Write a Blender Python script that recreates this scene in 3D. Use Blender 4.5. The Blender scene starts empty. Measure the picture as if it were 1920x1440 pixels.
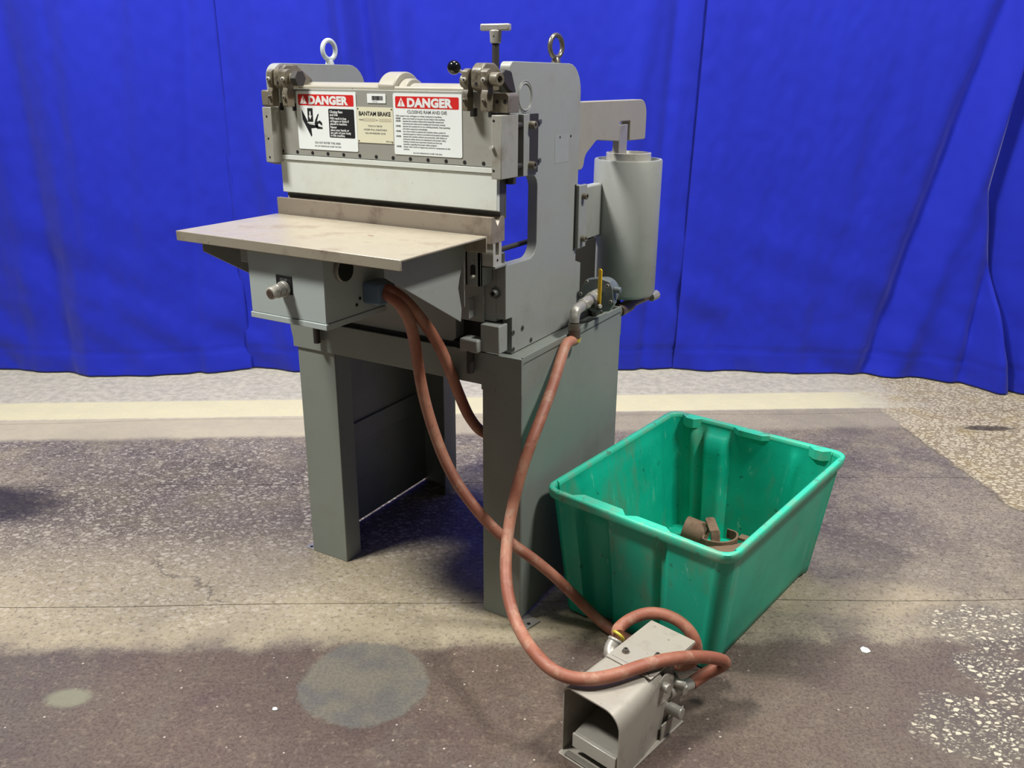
import bpy, bmesh, math, random
from mathutils import Vector, Matrix, noise as mnoise
SC = bpy.context.scene
COL = SC.collection
random.seed(7)

# ------------------------------------------------------------------ camera
YAW = math.radians(30.1186)
CAM = Vector((0.95140, -1.59313, 1.27364))
FW = Vector((-0.47314797, 0.81561127, -0.33303042))
RT = Vector((0.86365358, 0.50403176, 0.00738081))
UP = Vector((-0.17387778, 0.2841307, 0.9428872))
cd = bpy.data.cameras.new('camera'); cam = bpy.data.objects.new('camera', cd); COL.objects.link(cam)
cd.sensor_width = 36.0; cd.lens = 1622.02 * 36.0 / 1920.0; cd.clip_start = 0.05; cd.clip_end = 60
M = Matrix.Identity(4)
for i in range(3):
    M[i][0] = RT[i]; M[i][1] = UP[i]; M[i][2] = -FW[i]; M[i][3] = CAM[i]
cam.matrix_world = M
SC.camera = cam

# ------------------------------------------------------------------ colour management, world and lamps
SC.view_settings.view_transform = 'Standard'; SC.view_settings.look = 'None'
SC.view_settings.gamma = 1.0; SC.view_settings.use_curve_mapping = False
SC.view_settings.exposure = 0.0
W = bpy.data.worlds.new('hall'); SC.world = W; W.use_nodes = True
W.node_tree.nodes['Background'].inputs[0].default_value = (0.96, 0.98, 1.0, 1)
W.node_tree.nodes['Background'].inputs[1].default_value = 0.085

def room(u, v, z=0.0):
    """room frame: u along the curtain, v away from the viewer's standpoint towards it"""
    return Vector((CAM.x + math.cos(YAW) * u - math.sin(YAW) * v, CAM.y + math.sin(YAW) * u + math.cos(YAW) * v, z))

def lamp(u, v, z, size, watt, col, aim):
    l = bpy.data.lights.new('ceiling_lamp', 'AREA'); l.shape = 'RECTANGLE'; l.size = size; l.size_y = size * 0.45
    l.energy = watt; l.color = col
    o = bpy.data.objects.new('ceiling_lamp', l); COL.objects.link(o)
    o.location = room(u, v, z)
    o.rotation_euler = (room(*aim) - o.location).to_track_quat('-Z', 'Y').to_euler()
    return o
lamp(-2.1, 1.2, 4.1, 0.8, 215, (1.0, 0.98, 0.94), (-0.2, 2.2, 0.6))
lamp(2.2, 1.1, 4.2, 0.8, 165, (1.0, 0.98, 0.94), (0.3, 2.4, 0.5))
lamp(0.0, 2.45, 4.6, 1.2, 80, (1.0, 0.97, 0.90), (0.0, 3.0, 0.0))

# ------------------------------------------------------------------ node helpers
class NT:
    def __init__(s, name):
        s.m = bpy.data.materials.new(name); s.m.use_nodes = True
        s.t = s.m.node_tree; s.t.nodes.clear()
        s.out = s.n('ShaderNodeOutputMaterial'); s.b = s.n('ShaderNodeBsdfPrincipled')
        s.t.links.new(s.b.outputs[0], s.out.inputs[0])
    def n(s, k): return s.t.nodes.new(k)
    def put(s, sock, v):
        if isinstance(v, bpy.types.NodeSocket): s.t.links.new(v, sock)
        elif v is not None:
            if hasattr(sock.default_value, '__len__') and not hasattr(v, '__len__'): v = (v, v, v)
            if hasattr(sock.default_value, '__len__') and len(sock.default_value) == 4 and len(v) == 3: v = (*v, 1)
            sock.default_value = v
    def pos(s):
        return s.n('ShaderNodeNewGeometry').outputs['Position']
    def mapping(s, vec, loc=(0, 0, 0), rot=(0, 0, 0), sc=(1, 1, 1)):
        m = s.n('ShaderNodeMapping'); s.put(m.inputs['Vector'], vec)
        m.inputs['Location'].default_value = loc; m.inputs['Rotation'].default_value = rot; m.inputs['Scale'].default_value = sc
        return m.outputs[0]
    def noise(s, vec, scale, detail=3, rough=.55, dist=0.0):
        m = s.n('ShaderNodeTexNoise'); s.put(m.inputs['Vector'], vec); m.inputs['Scale'].default_value = scale
        m.inputs['Detail'].default_value = detail; m.inputs['Roughness'].default_value = rough; m.inputs['Distortion'].default_value = dist
        return m.outputs['Fac']
    def vor(s, vec, scale, feat='F1', out='Distance', rnd=1.0):
        m = s.n('ShaderNodeTexVoronoi'); m.feature = feat; s.put(m.inputs['Vector'], vec); m.inputs['Scale'].default_value = scale
        m.inputs['Randomness'].default_value = rnd
        return m.outputs[out]
    def math(s, op, a, b=0.0, c=None):
        m = s.n('ShaderNodeMath'); m.operation = op; s.put(m.inputs[0], a); s.put(m.inputs[1], b)
        if c is not None: s.put(m.inputs[2], c)
        return m.outputs[0]
    def rng(s, x, a, b, c=0.0, d=1.0):
        m = s.n('ShaderNodeMapRange'); m.interpolation_type = 'SMOOTHSTEP'; s.put(m.inputs[0], x)
        for i, v in zip((1, 2, 3, 4), (a, b, c, d)): m.inputs[i].default_value = v
        return m.outputs[0]
    def mix(s, f, a, b):
        m = s.n('ShaderNodeMix'); m.data_type = 'RGBA'; s.put(m.inputs[0], f); s.put(m.inputs[6], a); s.put(m.inputs[7], b)
        return m.outputs[2]
    def sep(s, v):
        m = s.n('ShaderNodeSeparateXYZ'); s.put(m.inputs[0], v); return m.outputs
    def bump(s, h, strength=.3, dist=.002):
        m = s.n('ShaderNodeBump'); s.put(m.inputs['Height'], h); m.inputs['Strength'].default_value = strength; m.inputs['Distance'].default_value = dist
        s.t.links.new(m.outputs[0], s.b.inputs['Normal'])
    def fin(s, col, rough=.5, metal=0.0, spec=.5):
        s.put(s.b.inputs['Base Color'], col); s.put(s.b.inputs['Roughness'], rough); s.put(s.b.inputs['Metallic'], metal)
        s.b.inputs['Specular IOR Level'].default_value = spec
        return s.m

def srgb(r, g, b):
    f = lambda c: (c / 255 / 12.92) if c / 255 <= .04045 else ((c / 255 + .055) / 1.055) ** 2.4
    return (f(r), f(g), f(b))

def worn(name, col, dirt, amt=.45, rough=.5, metal=0.0, scale=9, seed=0.0, speck=True, bump=.12):
    t = NT(name); p = t.mapping(t.pos(), loc=(seed, seed * 1.7, seed * .6))
    a = t.noise(p, scale, 6, .65); b = t.noise(p, scale * 6, 4, .7)
    f = t.math('MULTIPLY', t.rng(a, .48, .75), amt)
    f = t.math('ADD', f, t.math('MULTIPLY', t.rng(b, .62, .8), amt * .5))
    c = t.mix(f, col, dirt)
    c = t.mix(t.math('MULTIPLY', t.rng(t.noise(p, 2.3, 3), .3, .7), .18), c, tuple(min(1, k * 1.25) for k in col))
    if speck: c = t.mix(t.math('MULTIPLY', t.rng(t.noise(p, 120, 2), .70, .78), .6), c, tuple(k * .35 for k in dirt))
    t.bump(t.noise(p, 260, 3), bump, .001)
    return t.fin(c, t.rng(a, .3, .8, rough - .08, rough + .14), metal)

def plain(name, col, rough=.5, metal=0.0):
    t = NT(name); p = t.pos()
    c = t.mix(t.math('MULTIPLY', t.noise(p, 60, 3), .35), col, tuple(k * .55 for k in col))
    return t.fin(c, rough, metal)

MAT = dict(
    grey=worn('grey_machine_paint', srgb(146, 149, 144), srgb(104, 100, 86), .35, .42, seed=1),
    frame=worn('grey_frame_paint', srgb(149, 152, 146), srgb(120, 113, 97), .38, .40, scale=5, seed=4),
    ram=worn('grey_ram_paint', srgb(146, 146, 138), srgb(112, 103, 82), .35, .45, seed=2, scale=12),
    dirty=worn('greasy_grey_metal', srgb(112, 105, 90), srgb(40, 33, 24), 1.25, .36, scale=34, seed=3),
    dirty_block=worn('stained_grey_metal', srgb(150, 149, 140), srgb(92, 80, 58), .6, .42, scale=14, seed=8),
    cast=worn('cast_shaft_paint', srgb(152, 148, 134), srgb(130, 118, 96), .4, .45, seed=6),
    stand=worn('grey_stand_paint', srgb(128, 134, 126), srgb(94, 90, 76), .3, .45, scale=4, seed=5),
    box=worn('pale_blue_grey_paint', srgb(176, 186, 182), srgb(138, 142, 132), .25, .38, scale=7, seed=9),
    boxside=worn('shaded_box_paint', srgb(128, 140, 140), srgb(96, 98, 90), .3, .4, seed=9),  # box paint darkened to paint in the shade of its side; not assigned
    white=worn('white_painted_steel', srgb(208, 213, 206), srgb(176, 166, 142), .4, .35, scale=8, seed=11, bump=.05),
    eye=worn('pale_eyebolt_paint', srgb(188, 196, 196), srgb(92, 88, 74), .4, .4, scale=40, seed=2),
    table=worn('worn_beige_steel', srgb(170, 162, 144), srgb(116, 96, 84), .75, .38, .25, scale=11, seed=12),
    die=worn('brown_die_steel', srgb(142, 132, 118), srgb(92, 74, 62), .8, .42, .12, scale=14, seed=13),
    bright=worn('bright_cut_steel', srgb(186, 183, 172), srgb(120, 110, 96), .4, .34, .2, scale=30, seed=14),
    dark=plain('dark_steel', srgb(50, 47, 44), .6, .0),
    darkgrey=worn('dark_grey_metal', srgb(92, 92, 90), srgb(52, 46, 40), .5, .45, .3, scale=25),
    steel=worn('ring_steel', srgb(128, 122, 112), srgb(60, 54, 46), .6, .32, .7, scale=30, seed=3),
    black=plain('black_void', (.006, .006, .006), .6),
    knob=plain('black_ball_plastic', (.006, .006, .008), .12),
    galv=worn('galvanised_fitting', srgb(168, 165, 156), srgb(112, 100, 84), .5, .38, .35, scale=40, seed=21),
    pipe=worn('dark_iron_pipe', srgb(92, 78, 68), srgb(48, 36, 30), .6, .5, .2, scale=40),
    reg=worn('regulator_grey_casting', srgb(108, 116, 118), srgb(66, 68, 66), .4, .42, .1, scale=20, seed=22),
    yellow=worn('yellow_lever_coating', srgb(222, 178, 22), srgb(104, 64, 12), .85, .4, scale=45, seed=23),
    brass=plain('yellow_crimp_band', srgb(206, 190, 70), .35, .2),
    pedal=worn('dusty_pedal_aluminium', srgb(168, 162, 150), srgb(116, 106, 92), .45, .42, .2, scale=16, seed=31),
    pedalin=worn('pedal_inner_metal', srgb(120, 116, 106), srgb(70, 64, 54), .5, .5, .2, scale=16, seed=31),
    rust=worn('rusty_scrap_iron', srgb(132, 104, 84), srgb(74, 48, 34), .8, .75, .1, scale=35, seed=41, bump=.5),
    ink=plain('black_ink', (.012, .012, .014), .5),
    faded=plain('grey_faded_ink', srgb(122, 126, 128), .5),
    red=plain('danger_red_print', srgb(214, 40, 38), .4),
    label=worn('white_label_face', srgb(232, 238, 236), srgb(204, 204, 192), .2, .35, scale=10, speck=False, bump=0.02),
    cream=worn('cream_plate_face', srgb(222, 219, 192), srgb(200, 192, 158), .25, .38, scale=14, speck=False, bump=0.02),
    whiteink=plain('white_print', srgb(235, 238, 236), .4),
)
# hose: dusty orange-red rubber, paler where dusty
t = NT('dusty_red_rubber'); p = t.pos()
c = t.mix(t.rng(t.noise(p, 7, 4), .42, .62), srgb(146, 88, 68), srgb(172, 118, 94))
c = t.mix(t.math('MULTIPLY', t.rng(t.noise(p, 26, 5, .7), .5, .72), .6), c, srgb(182, 152, 128))
c = t.mix(t.math('MULTIPLY', t.rng(t.noise(p, 90, 3), .6, .75), .5), c, srgb(92, 60, 46))
t.bump(t.noise(p, 300, 2), .15, .001); MAT['hose'] = t.fin(c, .55)
# bin plastic
t = NT('scuffed_green_plastic'); p = t.pos()
c = t.mix(t.rng(t.noise(p, 4, 4), .35, .65), srgb(0, 164, 132), srgb(18, 184, 150))
c = t.mix(t.math('MULTIPLY', t.rng(t.noise(t.mapping(p, sc=(1, 1, .35)), 9, 6, .7), .50, .68), .7), c, srgb(92, 142, 112))
sc_ = t.noise(t.mapping(p, rot=(.3, .5, .2), sc=(30, 90, 8)), 1.0, 4, .7)
c = t.mix(t.math('MULTIPLY', t.rng(sc_, .62, .72), .55), c, srgb(140, 208, 182))
c = t.mix(t.math('MULTIPLY', t.rng(t.noise(p, 42, 5, .75), .62, .70), .75), c, srgb(30, 60, 50))
t.bump(t.noise(p, 140, 3), .2, .001); MAT['bin'] = t.fin(c, .42)
t = NT('worn_green_rim'); p = t.pos()
c = t.mix(t.rng(t.noise(p, 16, 5, .7), .45, .66), srgb(60, 196, 160), srgb(112, 172, 142))
c = t.mix(t.math('MULTIPLY', t.rng(t.noise(p, 34, 5, .7), .58, .68), .75), c, srgb(92, 96, 78))
t.bump(t.noise(p, 200, 3), .4, .001); MAT['rim'] = t.fin(c, .45)
# curtain cloth
t = NT('royal_blue_curtain_cloth'); p = t.pos()
z = t.sep(p)[2]
c = t.mix(t.noise(p, 3, 3), srgb(20, 40, 184), srgb(17, 33, 166))
weave = t.noise(t.mapping(p, sc=(1, 1, 1)), 420, 2)
c = t.mix(t.math('MULTIPLY', weave, .3), c, srgb(15, 25, 150))
dust = t.math('MULTIPLY', t.rng(t.noise(t.mapping(p, sc=(1, 1, 1)), 7, 5, .7), .5, .8), t.rng(z, .0, .16, .35, 0))
c = t.mix(dust, c, srgb(50, 56, 110))
t.bump(weave, .25, .001); t.b.inputs['Sheen Weight'].default_value = .15
MAT['cloth'] = t.fin(c, .75, 0, .25)

# floor: old terrazzo / concrete with zones (all in room coordinates u,v)
def floor_material():
    t = NT('old_concrete_and_terrazzo'); P = t.pos()
    cy, sy = math.cos(YAW), math.sin(YAW)
    loc = (-(cy * CAM.x + sy * CAM.y), -(-sy * CAM.x + cy * CAM.y), 0)
    Q = t.mapping(P, loc=loc, rot=(0, 0, -YAW))
    s = t.sep(Q); u, v = s[0], s[1]
    n1 = t.noise(Q, 2.2, 5, .6); n2 = t.noise(Q, 7, 5, .65); n3 = t.noise(Q, 30, 4, .7); n4 = t.noise(Q, 130, 3, .7)
    def jit(x, k, nn=n2): return t.math('ADD', x, t.math('MULTIPLY', t.math('SUBTRACT', nn, .5), k))
    vv = t.math('SUBTRACT', v, t.math('MULTIPLY', u, .035))
    vs = t.math('SUBTRACT', v, t.math('MULTIPLY', u, .062))
    # base tones
    c = t.mix(t.rng(n1, .38, .62), srgb(138, 127, 112), srgb(112, 103, 94))
    c = t.mix(t.math('MULTIPLY', t.rng(n2, .45, .68), .5), c, srgb(158, 147, 126))
    c = t.mix(t.math('MULTIPLY', t.rng(n3, .48, .70), .55), c, srgb(84, 75, 68))
    c = t.mix(t.math('MULTIPLY', t.rng(n4, .48, .62), .6), c, srgb(70, 61, 54))
    n5 = t.noise(Q, 320, 2, .8)
    c = t.mix(t.math('MULTIPLY', t.rng(n5, .55, .7), .5), c, srgb(186, 176, 156))
    def blob(u0, v0, ru, rv, k=.5):
        a = t.math('DIVIDE', t.math('SUBTRACT', u, u0), ru); b = t.math('DIVIDE', t.math('SUBTRACT', v, v0), rv)
        r = t.math('SQRT', t.math('ADD', t.math('MULTIPLY', a, a), t.math('MULTIPLY', b, b)))
        return t.rng(jit(r, k), .6, 1.1, 1, 0)
    # broad darker areas and a paler one
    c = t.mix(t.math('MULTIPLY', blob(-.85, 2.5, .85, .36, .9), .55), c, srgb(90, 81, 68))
    c = t.mix(t.math('MULTIPLY', blob(1.1, 2.3, .28, .18, .9), .4), c, srgb(84, 75, 72))
    c = t.mix(t.math('MULTIPLY', blob(.9, 1.95, .3, .1, 1.0), .4), c, srgb(174, 158, 128))
    # light dusty band just behind the seam at v=1.9
    lb = t.math('MULTIPLY', t.rng(jit(vv, .16), 1.70, 1.80), t.rng(jit(vv, .5), 2.0, 2.35, 1, 0))
    lb = t.math('MULTIPLY', lb, t.rng(u, .0, .5, 1, .35))
    c = t.mix(t.math('MULTIPLY', lb, .62), c, srgb(176, 164, 134))
    # terrazzo chips: polygonal stones of two sizes
    Qw = t.mapping(Q, rot=(0, 0, .5), sc=(1.0, 1.35, 1))
    def stones(scale, gap, keep0, keep1):
        e = t.vor(Qw, scale, 'DISTANCE_TO_EDGE'); r_ = t.sep(t.vor(Qw, scale, 'F1', 'Color'))[0]
        return t.math('MULTIPLY', t.rng(t.math('ADD', e, t.math('MULTIPLY', t.math('SUBTRACT', n4, .5), .25)), gap, gap + .06), t.rng(r_, keep0, keep1))
    big = stones(50, .13, .35, .75); small = stones(115, .12, .3, .75)
    zone = t.math('MULTIPLY', t.rng(jit(vv, .3), 1.74, 1.92), t.rng(jit(vv, .5), 2.85, 3.15, 1, 0))
    zone = t.math('MULTIPLY', zone, t.rng(t.math('ADD', u, t.math('MULTIPLY', n1, .9)), .2, 1.0, 1, .35))
    zone = t.math('MULTIPLY', zone, t.rng(n1, .32, .55, .6, 1))
    chips = t.math('MAXIMUM', t.math('MULTIPLY', big, .8), t.math('MULTIPLY', small, .65))
    c = t.mix(t.math('MULTIPLY', t.math('MULTIPLY', chips, zone), .85), c, srgb(188, 179, 162))
    dkg = t.math('MULTIPLY', t.rng(t.noise(Q, 75, 3, .7), .52, .66), t.math('SUBTRACT', 1.0, chips))
    c = t.mix(t.math('MULTIPLY', dkg, .5), c, srgb(66, 58, 54))
    c = t.mix(t.math('MULTIPLY', blob(-1.80, 2.42, .46, .17, .2), .88), c, srgb(40, 36, 38))
    # brown painted foreground
    fg = t.rng(jit(vv, .12), 1.71, 1.76, 1, 0)
    fc = t.mix(t.rng(n1, .38, .62), srgb(86, 71, 66), srgb(102, 88, 76))
    fc = t.mix(t.math('MULTIPLY', t.rng(n5, .56, .7), .35), fc, srgb(150, 138, 122))
    fc = t.mix(t.math('MULTIPLY', t.rng(n2, .5, .7), .45), fc, srgb(96, 90, 84))
    fc = t.mix(t.math('MULTIPLY', t.rng(u, -1.1, -.75, 1, 0), .5), fc, srgb(96, 92, 86))
    fc = t.mix(t.math('MULTIPLY', t.rng(n4, .45, .62), .5), fc, srgb(64, 53, 47))
    fc = t.mix(t.math('MULTIPLY', t.rng(t.noise(Q, 60, 3, .8), .56, .68), .45), fc, srgb(132, 120, 106))
    fc = t.mix(t.math('MULTIPLY', t.rng(n3, .52, .70), .35), fc, srgb(134, 118, 102))
    sp = t.math('MULTIPLY', t.rng(t.vor(Q, 34, 'F1'), .05, .11, 1, 0), t.rng(t.sep(t.vor(Q, 34, 'F1', 'Color'))[2], .86, .9))
    fc = t.mix(t.math('MULTIPLY', sp, .8), fc, srgb(196, 188, 172))
    c = t.mix(t.math('MULTIPLY', fg, t.rng(t.math('ADD', u, t.math('MULTIPLY', n1, .6)), .5, 1.3, .95, .7)), c, fc)
    # grey cement patches
    pt = t.rng(jit(blob(-.325, 1.60, .170, .165, .5), .25, n3), .35, .62)
    pc = t.mix(t.rng(n2, .4, .6), srgb(104, 103, 98), srgb(118, 114, 100))
    pc = t.mix(t.math('MULTIPLY', t.rng(n4, .46, .6), .4), pc, srgb(76, 72, 66))
    pc = t.mix(t.math('MULTIPLY', t.rng(n4, .6, .7), .5), pc, srgb(150, 144, 126))
    c = t.mix(t.math('MULTIPLY', pt, .85), c, pc)
    c = t.mix(t.math('MULTIPLY', blob(-.955, 1.54, .055, .035, .4), .7), c, srgb(132, 132, 110))
    # white stones showing at the right
    wz = t.math('MAXIMUM', blob(1.20, 1.82, .20, .12, 1.0), blob(.98, 1.46, .15, .13, 1.2))
    wz = t.math('MAXIMUM', wz, blob(1.12, 1.64, .1, .12, 1.0))
    c = t.mix(t.math('MULTIPLY', wz, .55), c, srgb(96, 91, 84))
    st = t.math('MAXIMUM', stones(58, .19, .3, .5), t.math('MULTIPLY', small, .45))
    c = t.mix(t.math('MULTIPLY', t.math('MULTIPLY', st, t.rng(wz, .25, .8)), .92), c, srgb(208, 200, 174))
    # exposed aggregate to the far right
    ez = t.rng(jit(t.math('SUBTRACT', u, t.math('MULTIPLY', t.math('SUBTRACT', 3.2, v), .10)), .12), 1.50, 1.54)
    ez = t.math('MULTIPLY', ez, t.rng(jit(v, .1), 2.35, 2.5))
    ec = t.mix(t.math('MAXIMUM', stones(46, .10, .0, .2), t.math('MULTIPLY', small, .6)), srgb(138, 124, 98), srgb(196, 186, 158))
    ec = t.mix(t.math('MULTIPLY', t.rng(n2, .5, .7), .5), ec, srgb(150, 130, 84))
    c = t.mix(ez, c, ec)
    edge_ = t.math('MULTIPLY', t.rng(ez, .1, .5), t.rng(ez, .5, .9, 1, 0))
    c = t.mix(t.math('MULTIPLY', edge_, .6), c, srgb(84, 76, 64))
    c = t.mix(t.math('MULTIPLY', blob(1.86, 3.13, .12, .03, .9), .8), c, srgb(52, 42, 30))
    # pale strip in front of the curtain with a cream painted line
    pale = t.rng(jit(vs, .05, n2), 3.02, 3.07)
    inv = t.rng(jit(u, .5), 1.45, 1.75, 1, .1)
    ps = t.mix(n3, srgb(176, 166, 142), srgb(196, 186, 160))
    c = t.mix(t.math('MULTIPLY', t.math('MULTIPLY', pale, inv), t.rng(u, -.6, .4, .85, .4)), c, ps)
    far = t.rng(vs, 3.24, 3.26)
    fs = t.mix(t.rng(n3, .35, .65), srgb(168, 164, 148), srgb(194, 188, 170)); fs = t.mix(t.math('MULTIPLY', t.rng(n4, .55, .7), .4), fs, srgb(150, 142, 122))
    c = t.mix(t.math('MULTIPLY', t.math('MULTIPLY', far, inv), .92), c, fs)
    line = t.math('MULTIPLY', t.rng(jit(vs, .012, n3), 3.25, 3.262), t.rng(jit(vs, .02, n3), 3.435, 3.455, 1, 0))
    line = t.math('MULTIPLY', line, t.rng(jit(u, .3), 1.3, 1.7, 1, 0))
    c = t.mix(t.math('MULTIPLY', line, t.rng(n3, .3, .6, .95, .7)), c, srgb(212, 204, 164))
    # one curved hairline crack in the terrazzo left of the stand
    cw = t.math('ABSOLUTE', t.math('SUBTRACT', jit(jit(v, .03, n3), .30), t.math('ADD', 1.90, t.math('MULTIPLY', t.math('SUBTRACT', -.72, u), .85))))
    cm = t.math('MULTIPLY', t.rng(cw, .003, .009, 1, 0), t.math('MULTIPLY', t.rng(u, -1.02, -.98), t.rng(u, -.74, -.70, 1, 0)))
    c = t.mix(t.math('MULTIPLY', cm, .5), c, srgb(66, 60, 54))
    h = t.math('ADD', t.math('MULTIPLY', n4, .6), t.math('MULTIPLY', n3, .9))
    t.bump(h, .5, .003)
    return t.fin(c, t.rng(n2, .35, .7, .45, .7), 0, .35)
MAT['floor'] = floor_material()
MAT['joint'] = plain('joint_dirt', srgb(70, 64, 58), .8)

# ------------------------------------------------------------------ object helpers
WLOC = {}
XF = [None]           # optional transform applied to geometry before it becomes an object
def root(name, label, cat, loc, group=None):
    o = bpy.data.objects.new(name, None); COL.objects.link(o)
    o.location = loc; o.empty_display_size = .05; o['label'] = label; o['category'] = cat
    if group: o['group'] = group
    WLOC[o.name] = Vector(loc); return o
def ob(name, bm, mat, parent=None, bevel=0.0, smooth=35, label=None, keep=False, seg=2):
    if XF[0] is not None: bm.transform(XF[0])
    bmesh.ops.recalc_face_normals(bm, faces=bm.faces) if bm.faces else None
    me = bpy.data.meshes.new(name); bm.to_mesh(me); bm.free()
    o = bpy.data.objects.new(name, me); COL.objects.link(o)
    xs = [v.co for v in me.vertices]
    lo = Vector((min(v.x for v in xs), min(v.y for v in xs), min(v.z for v in xs))); hi = Vector((max(v.x for v in xs), max(v.y for v in xs), max(v.z for v in xs)))
    c = (lo + hi) / 2
    if keep: c = Vector((0, 0, 0))
    me.transform(Matrix.Translation(-c))
    if parent is not None:
        o.parent = parent; o.location = c - WLOC[parent.name]
    else: o.location = c
    WLOC[o.name] = c.copy()
    m = MAT[mat] if isinstance(mat, str) else mat
    me.materials.append(m)
    if smooth:
        me.shade_smooth(); me.set_sharp_from_angle(angle=math.radians(smooth))
    if bevel:
        b = o.modifiers.new('bevel', 'BEVEL'); b.width = bevel; b.segments = seg; b.limit_method = 'ANGLE'; b.angle_limit = math.radians(40)
    if label: o['label'] = label
    return o
def B(): return bmesh.new()
def box(bm, x0, x1, y0, y1, z0, z1):
    r = bmesh.ops.create_cube(bm, size=1.0)
    for v in r['verts']:
        v.co = Vector(((x0 + x1) / 2 + v.co.x * (x1 - x0), (y0 + y1) / 2 + v.co.y * (y1 - y0), (z0 + z1) / 2 + v.co.z * (z1 - z0)))
    return bm
def Box(*a): return box(B(), *a)
def cyl(bm, c, r, L, axis='X', n=24, r2=None):
    """cylinder starting at c and running L along axis"""
    m = {'X': Matrix.Rotation(math.pi / 2, 4, 'Y'), 'Y': Matrix.Rotation(-math.pi / 2, 4, 'X'), 'Z': Matrix.Identity(4)}[axis] if isinstance(axis, str) else Vector(axis).to_track_quat('Z', 'Y').to_matrix().to_4x4()
    r2 = r if r2 is None else r2
    bmesh.ops.create_cone(bm, cap_ends=True, segments=n, radius1=r, radius2=r2, depth=L, matrix=Matrix.Translation(c) @ m @ Matrix.Translation((0, 0, L / 2)))
    return bm
def Cyl(*a, **k): return cyl(B(), *a, **k)
def prism(pts, axis, a, b, bm=None):
    """polygon pts extruded along axis from a to b; pts are the two other coords in XYZ order"""
    bm = bm or B()
    def co(p, t):
        return {'X': (t, p[0], p[1]), 'Y': (p[0], t, p[1]), 'Z': (p[0], p[1], t)}[axis]
    lo = [bm.verts.new(co(p, a)) for p in pts]; hi = [bm.verts.new(co(p, b)) for p in pts]
    bm.faces.new(lo); bm.faces.new(list(reversed(hi)))
    n = len(pts)
    for i in range(n): bm.faces.new((lo[i], lo[(i + 1) % n], hi[(i + 1) % n], hi[i]))
    return bm
def rpoly(pts, n=6):
    """polygon with (x, y, radius) corners rounded"""
    out = []
    N = len(pts)
    for i in range(N):
        p = Vector(pts[i][:2]); r = pts[i][2] if len(pts[i]) > 2 else 0
        if r <= 0: out.append(tuple(p)); continue
        a = Vector(pts[i - 1][:2]) - p; b = Vector(pts[(i + 1) % N][:2]) - p
        ang = a.angle(b); d = min(r / math.tan(ang / 2), a.length * .49, b.length * .49); rr = d * math.tan(ang / 2)
        a.normalize(); b.normalize()
        c = p + (a + b).normalized() * (rr / math.sin(ang / 2))
        s = p + a * d - c; e = p + b * d - c
        t0 = math.atan2(s.y, s.x); t1 = math.atan2(e.y, e.x); dt = (t1 - t0 + math.pi) % (2 * math.pi) - math.pi
        for k in range(n + 1):
            t = t0 + dt * k / n; out.append((c.x + rr * math.cos(t), c.y + rr * math.sin(t)))
    return out
def rrect(x0, x1, z0, z1, r, n=5): return rpoly([(x0, z0, r), (x1, z0, r), (x1, z1, r), (x0, z1, r)], n)
def catmull(P, sub=8):
    P = [Vector(p) for p in P]; Q = [P[0] * 2 - P[1]] + P + [P[-1] * 2 - P[-2]]; out = []
    for i in range(1, len(Q) - 2):
        a, b, c, d = Q[i - 1:i + 3]
        for k in range(sub):
            t = k / sub
            out.append(.5 * ((2 * b) + (c - a) * t + (2 * a - 5 * b + 4 * c - d) * t * t + (3 * b - a - 3 * c + d) * t ** 3))
    out.append(P[-1]); return out
def smooth_path(P, it=2):
    P = [Vector(p) for p in P]
    for _ in range(it): P = [P[0]] + [(P[i - 1] + P[i] * 2 + P[i + 1]) / 4 for i in range(1, len(P) - 1)] + [P[-1]]
    return P
def tube(path, r, n=16, bm=None, caps=True):
    bm = bm or B(); rings = []; nv = None
    for i, p in enumerate(path):
        p = Vector(p); tg = (Vector(path[min(i + 1, len(path) - 1)]) - Vector(path[max(i - 1, 0)])).normalized()
        if nv is None: nv = tg.orthogonal().normalized()
        nv = (nv - tg * nv.dot(tg)).normalized(); bn = tg.cross(nv)
        rr = r[i] if isinstance(r, (list, tuple)) else r
        rings.append([bm.verts.new(p + (nv * math.cos(2 * math.pi * k / n) + bn * math.sin(2 * math.pi * k / n)) * rr) for k in range(n)])
    for a, b in zip(rings, rings[1:]):
        for k in range(n): bm.faces.new((a[k], a[(k + 1) % n], b[(k + 1) % n], b[k]))
    if caps: bm.faces.new(rings[0]); bm.faces.new(list(reversed(rings[-1])))
    return bm
def sphere(c, r, bm=None, sx=1, sy=1, sz=1):
    bm = bm or B()
    bmesh.ops.create_uvsphere(bm, u_segments=24, v_segments=14, radius=r, matrix=Matrix.Translation(c) @ Matrix.Diagonal((sx, sy, sz, 1))); return bm
def torus(c, R, r, normal, bm=None, n=36, m=12):
    q = Vector(normal).to_track_quat('Z', 'Y'); path = [Vector(c) + q @ Vector((R * math.cos(2 * math.pi * k / n), R * math.sin(2 * math.pi * k / n), 0)) for k in range(n)]
    bm = bm or B(); rings = []
    for k, p in enumerate(path):
        rad = (p - Vector(c)).normalized(); nn = q @ Vector((0, 0, 1))
        rings.append([bm.verts.new(p + (rad * math.cos(2 * math.pi * j / m) + nn * math.sin(2 * math.pi * j / m)) * r) for j in range(m)])
    for i in range(n):
        a, b = rings[i], rings[(i + 1) % n]
        for j in range(m): bm.faces.new((a[j], a[(j + 1) % m], b[(j + 1) % m], b[j]))
    return bm
def lathe(prof, c, n=32, bm=None):
    """prof: (r, z) list round the Z axis through c"""
    bm = bm or B(); rings = []
    for r, z in prof: rings.append([bm.verts.new((c[0] + r * math.cos(2 * math.pi * k / n), c[1] + r * math.sin(2 * math.pi * k / n), z)) for k in range(n)])
    for a, b in zip(rings, rings[1:]):
        for k in range(n): bm.faces.new((a[k], a[(k + 1) % n], b[(k + 1) % n], b[k]))
    return bm
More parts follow.
